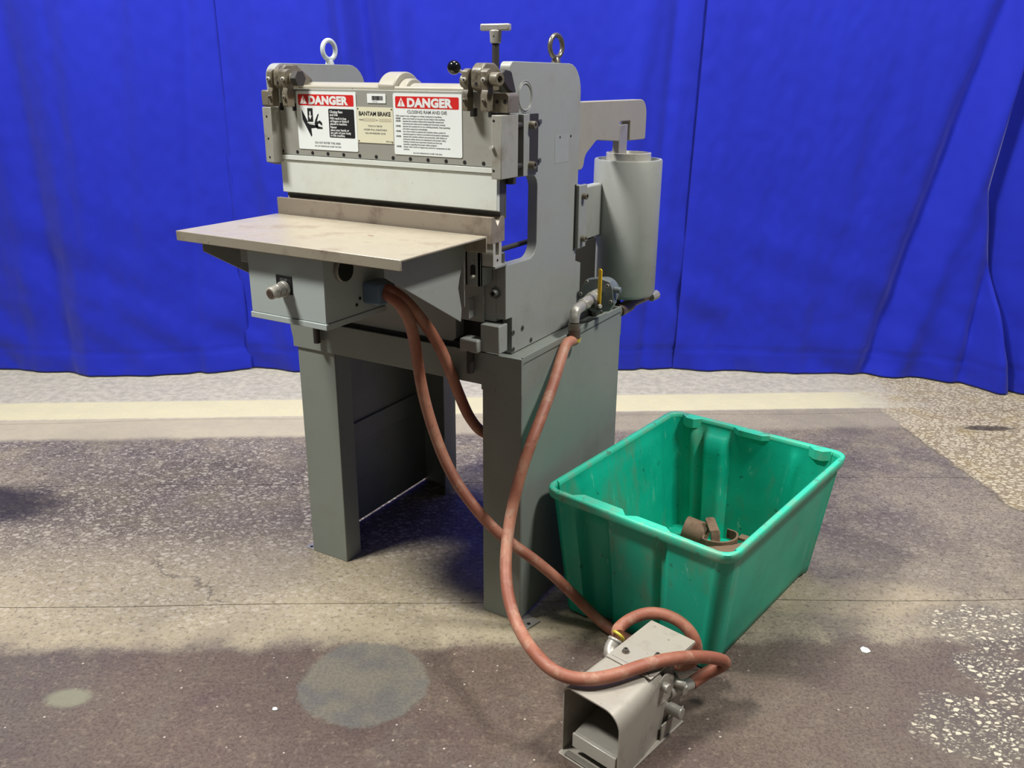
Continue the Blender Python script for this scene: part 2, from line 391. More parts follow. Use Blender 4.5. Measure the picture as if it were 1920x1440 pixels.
def socket_bolt(c, d, r, L, parent, mat='darkgrey', washer=0, name='socket_bolt'):
    """cap screw: knurled head with a hex socket, c = where it meets the surface, d = outward direction"""
    d = Vector(d).normalized(); c = Vector(c); bm = B()
    if washer: cyl(bm, c, washer, .003, tuple(d)); c = c + d * .003
    q = d.to_track_quat('Z', 'Y'); n = 18; rings = []
    def ring(rad, h, hexa=False):
        vs = []
        for k in range(n):
            a = 2 * math.pi * k / n; rr = rad
            if hexa: rr = rad * math.cos(math.pi / 6) / math.cos((a % (math.pi / 3)) - math.pi / 6)
            vs.append(bm.verts.new(c + q @ Vector((rr * math.cos(a), rr * math.sin(a), h))))
        return vs
    R = [ring(r, 0), ring(r, L * .88), ring(r * .9, L), ring(r * .55, L, True), ring(r * .52, L * .4, True)]
    for a, b in zip(R, R[1:]):
        for k in range(n): bm.faces.new((a[k], a[(k + 1) % n], b[(k + 1) % n], b[k]))
    bm.faces.new(R[0])
    o = ob(name, bm, mat, parent)
    s = bmesh.new(); vs = [s.verts.new(c + q @ Vector((r * .5 * math.cos(2 * math.pi * k / 6), r * .5 * math.sin(2 * math.pi * k / 6), L * .42))) for k in range(6)]
    s.faces.new(vs); ob('hex_socket', s, 'black', o, smooth=0)
    return o
def disc(c, d, r, parent, mat='black', name='screw', h=.0012, n=14):
    return ob(name, Cyl(Vector(c) - Vector(d) * .001, r, h + .001, tuple(d), n), mat, parent)

def textbm(items, y, bm=None):
    """items: (text, x, z, size, bold offset, align, squeeze); laid on the plane Y = y facing -Y"""
    bm = bm or B(); dg = None
    for txt, x, z, size, off, al, sq in items:
        cu = bpy.data.curves.new('lettering', 'FONT'); cu.body = txt; cu.size = size; cu.offset = off; cu.align_x = al
        cu.space_character = 1.06 if off > .001 else 1.0; cu.extrude = .00012; cu.resolution_u = 3
        o = bpy.data.objects.new('lettering', cu); COL.objects.link(o)
        bpy.context.view_layer.update()
        me = bpy.data.meshes.new_from_object(o.evaluated_get(bpy.context.evaluated_depsgraph_get()))
        me.transform(Matrix.Translation((x, y, z)) @ Matrix.Rotation(math.pi / 2, 4, 'X') @ Matrix.Diagonal((sq, 1, 1, 1)))
        bm.from_mesh(me); bpy.data.objects.remove(o); bpy.data.curves.remove(cu); bpy.data.meshes.remove(me)
    return bm

# ------------------------------------------------------------------ setting: floor slabs with recessed joints
fl = root('floor', 'old grey-brown concrete and terrazzo floor cast in bays', 'floor', (0, 0, 0)); fl['kind'] = 'structure'
del fl['category']
U0, U1 = -6.0, 6.0
base = B(); q = [room(U0, -3.0, -.012), room(U1, -3.0, -.012), room(U1, 5.4, -.012), room(U0, 5.4, -.012)]
base.faces.new([base.verts.new(k) for k in q]); ob('joint_bed', base, 'joint', fl, smooth=0)
def edge(v0, sl, wob, seed):
    return lambda u: v0 + sl * u + wob * mnoise.noise(Vector((u * 1.3, seed, 0)))
rows = [lambda u: -3.0, edge(1.915, .028, .02, 1.0), edge(2.62, .04, .03, 2.0), edge(3.215, .055, .03, 3.0), lambda u: 5.4]
gap = .0013
for a, b in zip(rows, rows[1:]):
    splits = [U0, U1]
    for s0, s1 in zip(splits, splits[1:]):
        bm = B(); n = 60; top = []
        for k in range(n + 1):
            uu = s0 + (s1 - s0) * k / n
            lo = a(uu) + gap; hi = b(uu) - gap
            top.append([bm.verts.new(room(uu, lo, -.012)), bm.verts.new(room(uu, lo, 0)), bm.verts.new(room(uu, hi, 0)), bm.verts.new(room(uu, hi, -.012))])
        for r0, r1 in zip(top, top[1:]):
            for i in range(3): bm.faces.new((r0[i], r1[i], r1[i + 1], r0[i + 1]))
        ob('concrete_slab', bm, 'floor', fl, smooth=0)

# ------------------------------------------------------------------ curtains
VB = [(-6, 3.76), (-2.35, 3.756), (-1.82, 3.664), (-1.52, 3.70), (-1.18, 3.777), (-.98, 3.752), (-.2, 3.77), (.49, 3.788), (.84, 3.82), (1.32, 3.77), (1.8, 3.744), (2.0, 3.64), (2.15, 3.49), (2.3, 3.44), (6, 3.44)]
def vbase(u):
    for (a, va), (b, vb) in zip(VB, VB[1:]):
        if u <= b:
            k = (u - a) / (b - a); k = k * k * (3 - 2 * k); return va + (vb - va) * k
    return VB[-1][1]
HZ = 3.4
def curtain(label, uL, uR, folds, seed, dv=0.0, groups=None, open_l=0.0, open_r=0.0):
    """uL/uR(z): edges. folds: (u at floor, u at top, width, depth, z0, z1)"""
    nx = max(20, int((uR(0) - uL(0)) / .012)); nz = 150; bm = B(); grid = []
    for j in range(nz + 1):
        z = .006 + (HZ - .006) * (j / nz) ** 1.25; row = []
        for i in range(nx + 1):
            s = i / nx; u = uL(z) + (uR(z) - uL(z)) * s
            h = min(1, z / 1.6)
            v = vbase(u) * (1 - .5 * h) + (3.74 if u < 1.7 else 3.74 - .22 * min(1, (u - 1.7) / .6)) * .5 * h + dv
            v += .012 * mnoise.noise(Vector((u * 5.5 + .25 * z, z * .35, seed))) + .006 * mnoise.noise(Vector((u * 14, z * .8, seed + 3)))
            low = max(0, 1 - z / .9)
            v += .030 * low * mnoise.noise(Vector((u * 5 + z * 5, z * 3.5 - u * 2, seed + 9)))
            v += .003 * mnoise.noise(Vector((u * 30, z * 18, seed)))
            for f0, f1, w, d, z0, z1 in folds:
                fu = f0 + (f1 - f0) * z / 1.55; m = max(0, min(1, (z - z0) / .25)) * max(0, min(1, (z1 - z) / .25))
                v += d * m * math.exp(-((u - fu) / w) ** 2)
            v += open_l * math.exp(-s * (uR(z) - uL(z)) / .03) + open_r * math.exp(-(1 - s) * (uR(z) - uL(z)) / .03)
            hem = math.exp(-((z - .105) / .006) ** 2); v += .004 * hem
            row.append(bm.verts.new(room(u, v, z)))
        grid.append(row)
    for a, b in zip(grid, grid[1:]):
        for i in range(nx): bm.faces.new((a[i], a[i + 1], b[i + 1], b[i]))
    o = ob('curtain', bm, 'cloth', smooth=180)
    so = o.modifiers.new('thickness', 'SOLIDIFY'); so.thickness = .0025; so.offset = 0
    o['label'] = label; o['category'] = 'curtain'; o['group'] = 'royal blue backdrop curtains'
    return o
e1 = lambda z: -1.210 - .003 * z
e2 = lambda z: .748 + .015 * z
def e3(z): return 2.140 - .20 * min(z, .85) + (0 if z < .85 else (z - .85) * .05)
curtain('royal blue curtain panel left of the machine, at the left edge of the photo', lambda z: -4.2, lambda z: e1(z) + .012,
        [(-1.62, -1.5, .05, -.02, -1, 4), (-2.0, -2.05, .07, .03, -1, 4), (-1.42, -1.32, .03, .02, -1, 4), (-1.85, -1.75, .06, -.02, .3, 4)], 1.0, -.008, open_r=.012)
curtain('royal blue curtain panel directly behind the grey machine, between two seams', e1, lambda z: e2(z) + .01,
        [(-.50, -.615, .045, .07, .0, 4), (-.62, -.70, .03, -.03, .0, 4), (-.40, -.48, .05, -.035, 0, 4), (.35, .55, .05, -.02, -1, 4), (.6, .66, .025, .02, -1, 4), (-1.0, -1.1, .04, -.014, -1, 1.2), (-.86, -.95, .03, .014, -1, 4)], 2.0, .006, open_r=.012)
curtain('wide royal blue curtain panel at right, behind the green bin', e2, e3,
        [(1.62, 1.93, .045, .05, -.2, 4), (1.75, 2.05, .05, -.03, -.2, 4), (2.0, 2.1, .03, .035, -.2, 4), (1.35, 1.6, .06, .012, -.2, 1.4), (1.08, 1.14, .04, .008, -.2, 1.0), (2.10, 1.98, .02, -.02, -.2, 4)], 3.0, -.006, open_l=.01, open_r=.02)
curtain('darker narrow edge of a royal blue curtain at the right border of the photo', lambda z: e3(z) - .02, lambda z: 4.8,
        [(2.20, 2.10, .03, -.04, -.2, 4), (2.4, 2.4, .05, .03, -.2, 4)], 4.0, .08, open_l=.03)

# ------------------------------------------------------------------ stand
XO, XL, YB, ZT = .0537, -.6225, .5477, .676
st = root('machine_stand', 'grey sheet steel stand with two channel legs carrying the press brake', 'stand', (-.285, .27, 0))
T = .004
def leg(xo, sgn, wf, lipname):
    """xo outer face, sgn +1 = interior lies towards +X"""
    xi = xo + sgn * wf
    a, b = min(xo, xi), max(xo, xi)
    L = ob('leg_panel', Box(min(xo, xo + sgn * T), max(xo, xo + sgn * T), .004, YB - .004, .007, ZT), 'stand', st, .0015)
    ob('front_flange', prism(rpoly([(a, .0), (b, .0), (b, .66), (a, .66)]), 'Y', 0, T), 'stand', L, .0018)
    ob('inner_lip', Box(min(xi, xi - sgn * T), max(xi, xi - sgn * T), 0.002, .060, .0, .66), 'stand', L, .0015)
    ob('rear_flange', Box(a, b, YB - T, YB, .0, .66), 'stand', L, .0015)
    ob('inner_lip', Box(min(xi, xi - sgn * T), max(xi, xi - sgn * T), YB - .065, YB - .002, .0, .66), 'stand', L, .0015)
    ob('stiffener_strip', Box(min(xo + sgn * T, xo + sgn * .012), max(xo + sgn * T, xo + sgn * .012), .06, YB - .06, .262, .325), 'stand', L, .001)
leg(XL, 1, .1245, 'l'); leg(XO, -1, .1054, 'r')
ob('front_beam', prism(rpoly([(-.632, .609), (-.498, .609), (-.0517, .609, .0), (-.0517, .597), (XO + .001, .597), (XO + .001, .686), (-.638, .686), (-.638, .66), (-.632, .63)]), 'Y', -.005, .001), 'stand', st, .001)
ob('rear_beam', Box(XL, XO, YB, YB + .004, .607, .686), 'stand', st, .001)
ob('side_rail', Box(XO - .004, XO, .002, YB, .670, .689), 'stand', st, .0010)
ob('side_rail', Box(XL, XL + .004, .002, YB, .670, .689), 'stand', st, .0010)
ob('top_plate', Box(XL, XO, 0.002, YB, ZT - .006, ZT), 'stand', st, .001)
tb = ob('foot_tab', prism(rpoly([(.050, -.014), (.086, -.018, .004), (.098, .03, .004), (.056, .036)]), 'Z', 0.0002, .004), 'galv', st, .0006)
disc((.079, .002, .004), (0, 0, 1), .0048, tb, 'black', 'bolt_hole', .0004)
tb = ob('foot_tab', Box(-.652, -.62, .0, .045, .0002, .004), 'galv', st, .0006)
disc((-.637, .008, .004), (0, 0, 1), .0048, tb, 'black', 'bolt_hole', .0004)

# ------------------------------------------------------------------ press brake
pb = root('press_brake', 'grey bending press brake with danger signs, beige table and white punch bar', 'machine', (-.30, .25, ZT))
side = [(.045, .678), (.045, .764), (.016, .765), (.016, .8875, .004), (.155, .884, .035), (.155, 1.072, .03), (.03, 1.072), (.030, 1.307, .014), (.362, 1.307, .062), (.362, .84), (.392, .83), (.392, .72), (.50, .70), (.50, .678)]
rf = ob('side_frame', prism(rpoly(side), 'X', -.025, 0.0), 'frame', pb, .0012, label='right side frame plate with cast ring mark and open throat')
side2 = [(.02, .678), (.02, .8875, .004), (.155, .884, .035), (.155, 1.072, .03), (-.006, 1.072), (-.008, 1.304, .03), (.326, 1.304, .062), (.345, .84), (.39, .83), (.39, .678)]
lf = ob('side_frame', prism(rpoly(side2), 'X', -.650, -.625), 'grey', pb, .0012, label='left side frame plate')
for yy, zz, r in ((.050, .727, .0062), (.092, .728, .0065), (.051, .687, .006), (.134, .689, .006)):
    s_ = ob('countersunk_screw', Cyl((-.001, yy, zz), r, .0022, 'X', 18), 'darkgrey', rf); disc((.0012, yy, zz), (1, 0, 0), r * .5, s_, 'black', 'hex_socket', .0004, 6)
for yy, zz in ((.259, 1.146), (.315, 1.146)): disc((0, yy, zz), (1, 0, 0), .0032, rf, 'black', 'drilled_hole', .0004)
bm = torus((.0, .093, 1.237), .0275, .0022, (1, 0, 0)); torus((.0, .093, 1.237), .0325, .0011, (1, 0, 0), bm); ob('cast_ring', bm, 'frame', rf)
ob('paint_patch', Box(-.001, .0004, .235, .305, 1.088, 1.152), plain('touched_up_paint', srgb(160, 164, 158), .36), rf, 0, label='rectangle of slightly paler touched-up paint')
for zz in (1.184, 1.101): disc((0, .158, zz), (1, 0, 0), .0055, rf, 'darkgrey', 'set_screw', .004)
# bed and blocks
bd = ob('bed_plate', prism([(-.625, .695), (-.625, .888), (-.054, .888), (-.054, .752), (-.130, .752), (-.130, .705), (-.14, .695)], 'Y', .010, .045), 'frame', pb, .0012)
ob('bed_block', Box(-.055, -.0255, .0165, .06, .757, .8875), 'frame', pb, .001)
ob('bed_foot_block', Box(-.051, -.002, -.009, .0285, .690, .754), 'frame', pb, .002)
socket_bolt((-.025, .016, .824), (0, -1, 0), .0085, .012, pb, 'darkgrey', .0125)
ob('bed_cavity_shade', Box(-.20, -.027, .046, .052, .678, .80), 'dark', pb)  # dark sheet added behind the foot cutout so the cavity reads as shade
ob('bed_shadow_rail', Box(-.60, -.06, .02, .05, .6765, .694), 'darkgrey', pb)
# leveling feet
for x0, x1, z0, zs in ((-.097, -.048, .688, .638), (-.562, -.510, .688, .636)):
    cb = ob('clamp_block', Box(x0, x1, -.026, .012, z0, .719), 'grey', pb, .004)
    ob('threaded_stud', Cyl(((x0 + x1) / 2, -.018, zs), .0088, z0 - zs + .002, 'Z', 18), 'dark', cb)
# die and holder
dp = rpoly([(-.0375, .942), (-.0375, .9975), (-.026, .9975), (-.012, .977), (.002, .9975), (.0165, .9975), (.0165, .942)])
ob('vee_die', prism(dp, 'X', -.6155, -.0036), 'die', pb, .0006, label='long brown steel die with a vee groove')
hp = [(-.030, .888), (-.030, .942), (-.0205, .942), (-.0205, .914), (-.006, .914), (-.006, .942), (.005, .942), (.005, .888)]
dh = ob('die_holder', prism(hp, 'X', -.6150, -.0042), 'bright', pb, .0005)
disc((-.0042, -.0125, .904), (1, 0, 0), .0032, dh, 'black', 'set_screw', .0004)
ob('shim_plate', Box(-.045, .001, -.03, .02, .8876, .893), 'grey', pb, .0008)
# front table
TX0, TX1, TY0, TY1, TZ = -.6107, -.0088, -.3459, -.0471, .960
tab = prism([(TY0 - .001, TZ - .0212), (TY0 - .001, TZ), (TY1, TZ), (TY1, TZ - .036), (TY1 - .004, TZ - .036), (TY1 - .004, TZ - .004), (TY0 + .003, TZ - .004), (TY0 + .003, TZ - .0212)], 'X', TX0, TX1)
wt = ob('work_table', tab, 'table', pb, .0012, label='worn beige steel front table with a turned-down front edge')
ob('worn_slot', Box(-.225, -.212, -.175, -.170, TZ - .001, TZ + .0005), 'rust', wt)
for xg in (-.0625, -.555):
    ob('gusset', prism([(-.325, .957), (-.325, .917), (-.069, .771), (-.066, .800), (-.078, .848), (-.072, .870), (-.046, .925), (-.046, .957)], 'X', xg - .0035, xg), 'grey', wt, .0008)
    ob('gusset_rib', Box(xg - .02, xg - .003, -.0505, -.0475, .80, .924), 'grey', wt, .0008)
for xs in (-.053, -.575):
    sp = ob('slotted_bracket', prism(rpoly([(xs - .019, .846), (xs + .020, .846), (xs + .020, .921), (xs - .019, .921)]), 'Y', -.035, -.028), 'grey', pb, .0008)
    ob('bracket_slot', prism(rrect(xs - .006, xs + .007, .863, .893, .006), 'Y', -.0356, -.034), 'black', sp)
    ob('bracket_bolt', Cyl((xs + .004, -.047, .868), .0035, .012, 'Y', 12), 'bright', sp)
    ob('bracket_arm', Box(xs - .019, xs - .014, -.035, .012, .846, .921), 'grey', sp, .0008)
    ob('stop_strip', Box(xs - .030, xs - .026, -.012, .010, .762, .808), 'grey', sp, .0008)
    ob('bracket_arm', Box(xs + .012, xs + .020, -.035, .012, .846, .921), 'grey', sp, .0008)
# ram
rm = ob('ram_plate', Box(-.6215, -.0125, -.016, .012, 1.0985, 1.2476), 'ram', pb, .001, label='grey ram plate carrying the danger signs')
for k in range(13): disc((-.605 + k * .0474, -.016, 1.1052), (0, -1, 0), .0042, rm, 'black', 'ram_screw', .0006, 14)
ob('clamp_strip', Box(-.6165, -.0125, -.0195, .008, 1.0865, 1.0975), 'white', pb, .0006)
ob('punch_bar', prism([(-.016, 1.0855), (-.016, 1.0095), (-.004, 1.0065), (.013, .9955), (.013, 1.0855)], 'X', -.6138, -.0038), 'white', pb, .0006, label='white painted punch bar between ram and die')
ob('punch_backing', prism([(-.0045, 1.0860), (-.0045, 1.0072), (.0135, .996), (.0135, 1.0860)], 'X', -.0042, -.0030), 'darkgrey', pb)
ob('punch_tip', Box(-.6138, -.0040, -.002, .004, .9985, 1.004), 'darkgrey', pb)
for xx in (-.060, -.016, -.600, -.555): ob('link_recess', Box(xx - .0085, xx + .0085, -.0166, -.0150, 1.199, 1.215), 'black', rm)
# gib blocks
gb = ob('gib_block', Box(0.0003, .024, -.045, .024, 1.078, 1.204), 'dirty_block', pb, .0015, label='right ram guide block')
for zz in (1.193, 1.095): disc((.006, -.045, zz), (0, -1, 0), .0026, gb, 'black', 'screw_hole', .0004)
ob('guide_pin', Cyl((.004, -.053, 1.141), .0040, .009, 'Y', 12), 'bright', gb)
gb = ob('gib_block', Box(-.633, -.605, -.045, -.0162, 1.080, 1.206), 'dirty_block', pb, .0015, label='left ram guide block')
for zz in (1.185, 1.135, 1.092): disc((-.620, -.045, zz), (0, -1, 0), .0026, gb, 'black', 'screw_hole', .0004)
ob('guide_wing', Box(-.6499, -.6335, -.020, .0, 1.075, 1.240), 'dirty', pb, .002)
ob('guide_lug', Box(-.648, -.6235, -.030, .010, 1.2075, 1.244), 'dirty', pb, .004)
lug = ob('guide_lug', prism(rpoly([(-.0118, 1.2077), (.0262, 1.2077), (.0262, 1.246, .008), (-.0118, 1.246, .008)]), 'Y', -.022, .022), 'dirty', pb, .001)
for xx in (.000, .018): disc((xx, -.022, 1.229), (0, -1, 0), .0038, lug, 'black', 'screw_hole', .0005)
ob('gib_recess_shade', Box(.0002, .0045, .0245, .146, 1.077, 1.202), 'dark', pb)  # thin dark sheet standing in for the shade in the gib recess
gg = ob('gib_bracket', Box(.0003, .020, .054, .079, 1.076, 1.203), 'grey', pb, .0008)
for zz in (1.181, 1.098):
    socket_bolt((.0185, .0815, zz), (1, 0, 0), .0082, .015, gg, 'dirty')
    ob('jack_screw', Cyl((.012, .0235, zz), .0068, .031, 'Y', 14), 'dark', gb)
ob('adjusting_nut', Cyl((.004, .028, 1.062), .011, .014, 'Z', 6), 'dark', pb)
ob('slide_post', Box(-.010, -.003, .0145, .022, .99, 1.078), 'darkgrey', pb, .0008)
# links and eccentric hubs (right and left set)
def links(xa, xb, hubx, z0, hubtop):
    for xx, w in ((xa, .013), (xb, .016)):
        l = ob('link_bar', prism(rpoly([(-.047, z0, .004), (-.047, z0 + .032), (-.042, z0 + .042), (-.047, z0 + .052), (-.047, z0 + .078, .006), (-.030, z0 + .084, .006), (-.024, z0 + .06), (-.024, z0, .003)]), 'X', xx - w / 2, xx + w / 2), 'dirty', pb, .001)
        for zz in (z0 + .061, z0 + .021):
            ob('pin_screw', Cyl((xx, -.0525, zz), .0042, .007, 'Y', 12), 'bright' if zz > z0 + .05 else 'dirty', l, .0008)
            disc((xx + .001, -.0525, zz - .001), (0, -1, 0), .0022, l, 'black', 'pin_dimple', .0004)
    h = ob('eccentric_hub', prism(rpoly([(-.043, hubtop - .05, .012), (-.043, hubtop - .012, .016), (-.026, hubtop, .012), (.010, hubtop, .012), (.06, hubtop - .03, .01), (.06, hubtop - .055, .01), (-.02, hubtop - .056, .014)]), 'X', hubx - .012, hubx + .0135), 'dirty', pb, .003)
    disc((hubx + .001, -.043, hubtop - .040), (0, -1, 0), .0035, h, 'black', 'grease_hole', .0005)
links(-.0615, -.0160, -.0375, 1.210, 1.303)
links(-.601, -.5555, -.579, 1.208, 1.300)
socket_bolt((-.008, -.030, 1.272), (1, -.25, 0), .0135, .024, pb, 'dirty', name='link_pin')
ob('link_pin', Cyl((-.082, -.024, 1.268), .0135, .018, 'X', 22), 'dirty', pb, .003)
ob('link_pin', Cyl((-.548, -.028, 1.270), .0125, .014, 'X', 22), 'dirty', pb, .001)
ob('link_pin_nut', Cyl((-.535, -.030, 1.270), .0185, .016, 'X', 6), 'dark', pb, .001)
ob('pivot_arm', prism(rpoly([(-.022, 1.292, .01), (.012, 1.288, .01), (.030, 1.250, .006), (.030, 1.2465), (.018, 1.2465), (.004, 1.250), (-.020, 1.268, .008)]), 'X', .004, .014), 'dark', pb, .002)
# cross shaft, centre lever
cs = ob('cross_shaft', Cyl((-.610, .060, 1.228), .0345, .585, 'X', 40), 'cast', pb, .002)
ob('shaft_cover', Box(-.600, -.075, .012, .05, 1.205, 1.2555), 'cast', pb, .004)
hub = [(.060 + .058 * math.cos(a), 1.228 + .058 * math.sin(a)) for a in [math.radians(k) for k in range(150, -1, -10)]]
hub = hub + [(.20, 1.205), (.30, 1.20), (.30, 1.16), (.12, 1.16), (.02, 1.19)]
cl = ob('centre_lever', prism(hub, 'X', -.330, -.285), 'cast', pb, .003)
bm = B(); cyl(bm, (-.286, .060, 1.226), .046, .022, 'X', 40); ob('lever_boss', bm, 'cast', cl, .003)
# ball lever
bl = ob('ball_lever', tube([(-.052, -.018, 1.272), (-.070, -.022, 1.279), (-.092, -.027, 1.290)], .0032, 10), 'bright', pb)
ob('ball_knob', sphere((-.098, -.030, 1.294), .0142), 'knob', bl, label='glossy black ball knob')
# adjusting screw with T-handle
sx, sy = -.0655, .080
sh = ob('adjusting_screw', Cyl((sx, sy, 1.24), .0078, .108, 'Z', 16), 'dark', pb)
ob('handle_hub', Cyl((sx, sy, 1.343), .0115, .026, 'Z', 18, .0135), 'galv', sh, .002)
bm = B(); q = Matrix.Translation((sx, sy, 1.3745)) @ Matrix.Rotation(math.radians(8), 4, 'Z')
box(bm, -.033, .033, -.0085, .0085, -.007, .007); bm.transform(q); ob('tee_handle', bm, 'galv', sh, .003)
disc((sx + .002, sy - .0118, 1.357), (.1, -1, 0), .002, sh, 'black', 'pin_hole', .0005)
# eyebolts
def eyebolt(c, z0, R, r, nrm, mat, lab):
    bm = torus((c[0], c[1], z0 + .006 + R + r), R, r, nrm)
    e = ob('lifting_eyebolt', bm, mat, pb, label=lab)
    ob('eyebolt_collar', lathe([(.001, z0 + .012), (.007, z0 + .012), (.010, z0 + .006), (.0115, z0), (.001, z0)], c, 20), mat, e)
eyebolt((-.0125, .254), 1.307, .0235, .0056, (1, -.15, 0), 'steel', 'bare steel lifting eyebolt')
eyebolt((-.6375, .206), 1.304, .0225, .0060, (.85, -.05, 0), 'eye', 'pale painted lifting eyebolt')
# back gauge
ob('back_gauge_rod', tube([(-.05, .02, .909), (-.05, .42, .907)], .006, 12), 'dark', pb)
ob('back_gauge_rod', tube([(-.56, .02, .909), (-.56, .42, .907)], .006, 12), 'dark', pb)
ob('back_gauge_bar', Box(-.600, -.22, .245, .258, .935, .962), 'dirty_block', pb, .002)
for xx in (-.5, -.32): ob('gauge_clamp', Box(xx - .02, xx + .02, .235, .28, .90, .965), 'dark', pb, .002)
ob('rear_tie_plate', Box(-.625, -.025, .34, .36, .69, .80), 'grey', pb, .001)
ob('holder_bolt', Cyl((-.014, .020, .888), .008, .028, 'Z', 16), 'darkgrey', pb, .002)

# ---- signs (flat print on thin plates)
YS = -.0166
def plate(name, x0, x1, z0, z1, r, mat, y0=YS, h=.0008, parent=rm, tilt=0, label=None):
    return ob(name, prism(rrect(x0, x1, z0, z1, r), 'Y', y0 - h, y0 + .0005), mat, parent, 0, 30, label)
def triangle(x, z, s, y, parent):
    ob('warning_triangle', prism([(x - s * .58, z), (x + s * .58, z), (x, z + s)], 'Y', y - .0003, y), 'whiteink', parent)
    b = B(); prism([(x - s * .045, z + s * .30), (x + s * .045, z + s * .30), (x + s * .075, z + s * .70), (x - s * .075, z + s * .70)], 'Y', y - .0006, y, b)
    box(b, x - s * .055, x + s * .055, y - .0006, y, z + s * .12, z + s * .22); ob('exclamation_mark', b, 'red', parent)
YF = YS - .0008
# left danger sign
s1 = plate('danger_sign', -.5495, -.3708, 1.1135, 1.2425, .004, 'label', label='white danger sign with a crushed hand pictogram')
plate('red_panel', -.543, -.3775, 1.2115, 1.2360, .003, 'red', YF, .0002, s1)
ob('lettering', textbm([('DANGER', -.5115, 1.2153, .0238, .0014, 'LEFT', 1.155)], YF - .0005), 'whiteink', s1, smooth=0, label='DANGER in white capitals on red')
triangle(-.5270, 1.2150, .0185, YF - .0003, s1)
plate('black_panel', -.453, -.3775, 1.1425, 1.2055, .003, 'ink', YF, .0002, s1)
L = ['Closing Ram', 'and Die', 'Will result in loss', 'of fingers or limbs if', 'placed in machine.', 'Never', 'place your hands or', 'any part of your body', 'in this machine.']
zs = [1.1975, 1.1910, 1.1835, 1.1775, 1.1715, 1.1640, 1.1580, 1.1520, 1.1460]
ob('lettering', textbm([(a, -.449, z - .001, .0068 if i not in (0, 1, 5) else .0075, .00018, 'LEFT', 1.0) for i, (a, z) in enumerate(zip(L, zs))], YF - .0005), 'whiteink', s1, smooth=0)
b = B(); yp = (YF - .0004, YF)
prism([(-.5345, 1.2035), (-.5135, 1.170), (-.492, 1.168), (-.487, 1.170), (-.487, 1.163), (-.508, 1.161), (-.5065, 1.146), (-.509, 1.142), (-.5325, 1.180)], 'Y', *yp, b)
prism([(-.5165, 1.2055), (-.5005, 1.2055), (-.5005, 1.1755), (-.5165, 1.1755)], 'Y', *yp, b)
prism([(-.497, 1.171), (-.494, 1.180), (-.4855, 1.193), (-.4825, 1.1935), (-.487, 1.183), (-.4895, 1.176), (-.480, 1.179), (-.474, 1.174), (-.4735, 1.168), (-.477, 1.169), (-.482, 1.173), (-.487, 1.171), (-.486, 1.166), (-.473, 1.164), (-.4735, 1.1605), (-.490, 1.1605)], 'Y', *yp, b)
ob('pictogram', b, 'ink', s1, smooth=0, label='black pictogram of a ram closing on a hand')
b = B(); prism([(-.5103, 1.1985), (-.5067, 1.1985), (-.5067, 1.1890), (-.5038, 1.1890), (-.5085, 1.1805), (-.5132, 1.1890), (-.5103, 1.1890)], 'Y', YF - .0007, YF, b)
box(b, -.5182, -.4988, YF - .0007, YF - .0002, 1.1722, 1.1738); ob('down_arrow', b, 'whiteink', s1, smooth=0)
ob('lettering', textbm([('DO NOT ENTER THIS AREA', -.460, 1.1275, .0063, .00005, 'CENTER', 1.0), ('DO NOT REMOVE OR COVER THIS SIGN', -.460, 1.1205, .0044, 0, 'CENTER', 1.0)], YF - .0003), 'faded', s1, smooth=0)
# right danger sign
s2 = plate('danger_sign', -.2672, -.0885, 1.1138, 1.2420, .004, 'label', label='white danger sign full of small print')
plate('red_panel', -.2610, -.0958, 1.2112, 1.2357, .003, 'red', YF, .0002, s2)
ob('lettering', textbm([('DANGER', -.2295, 1.2150, .0238, .0014, 'LEFT', 1.155)], YF - .0005), 'whiteink', s2, smooth=0, label='DANGER in white capitals on red')
triangle(-.2450, 1.2147, .0185, YF - .0003, s2)
rowsz = [('', 'Will result in loss of fingers or limbs if placed in machine.'), ('NEVER', 'place your hands or any part of your body in this machine.'),
         ('NEVER', 'operate this machine without first being fully trained and'), ('', 'instructed and without first reading the instruction manual.'),
         ('NEVER', 'operate this machine if it is not working properly. Stop operating'), ('', 'and advise supervisor immediately.'),
         ('NEVER', 'use a foot switch to operate this machine unless a point of'), ('', 'operation guard or device is provided and properly maintained.'),
         ('NEVER', 'operate this machine without eye protection, safe clothes or'), ('', 'protective safety devices are inspected as the proper safety'),
         ('', 'training. Consult your supervisor should you have any'), ('', 'questions regarding the proper safety program.'),
         ('NEVER', 'tamper with, rewire or bypass any control or component on this'), ('', 'machine.')]
it = [('CLOSING RAM AND DIE', -.178, 1.2010, .0092, .00012, 'CENTER', 1.04)]
z = 1.1940
for i, (a, b_) in enumerate(rowsz):
    if a: it.append((a, -.2615, z, .0046, .00012, 'LEFT', 1.0))
    it.append((b_, -.2615 if i == 0 else -.2425, z, .0046, .00002, 'LEFT', 1.02 if i else 1.15)); z -= .00535
it.append(('DO NOT REMOVE OR COVER THIS SIGN', -.178, 1.1172, .0042, 0, 'CENTER', 1.0))
ob('lettering', textbm(it, YF - .0003), 'faded', s2, smooth=0)
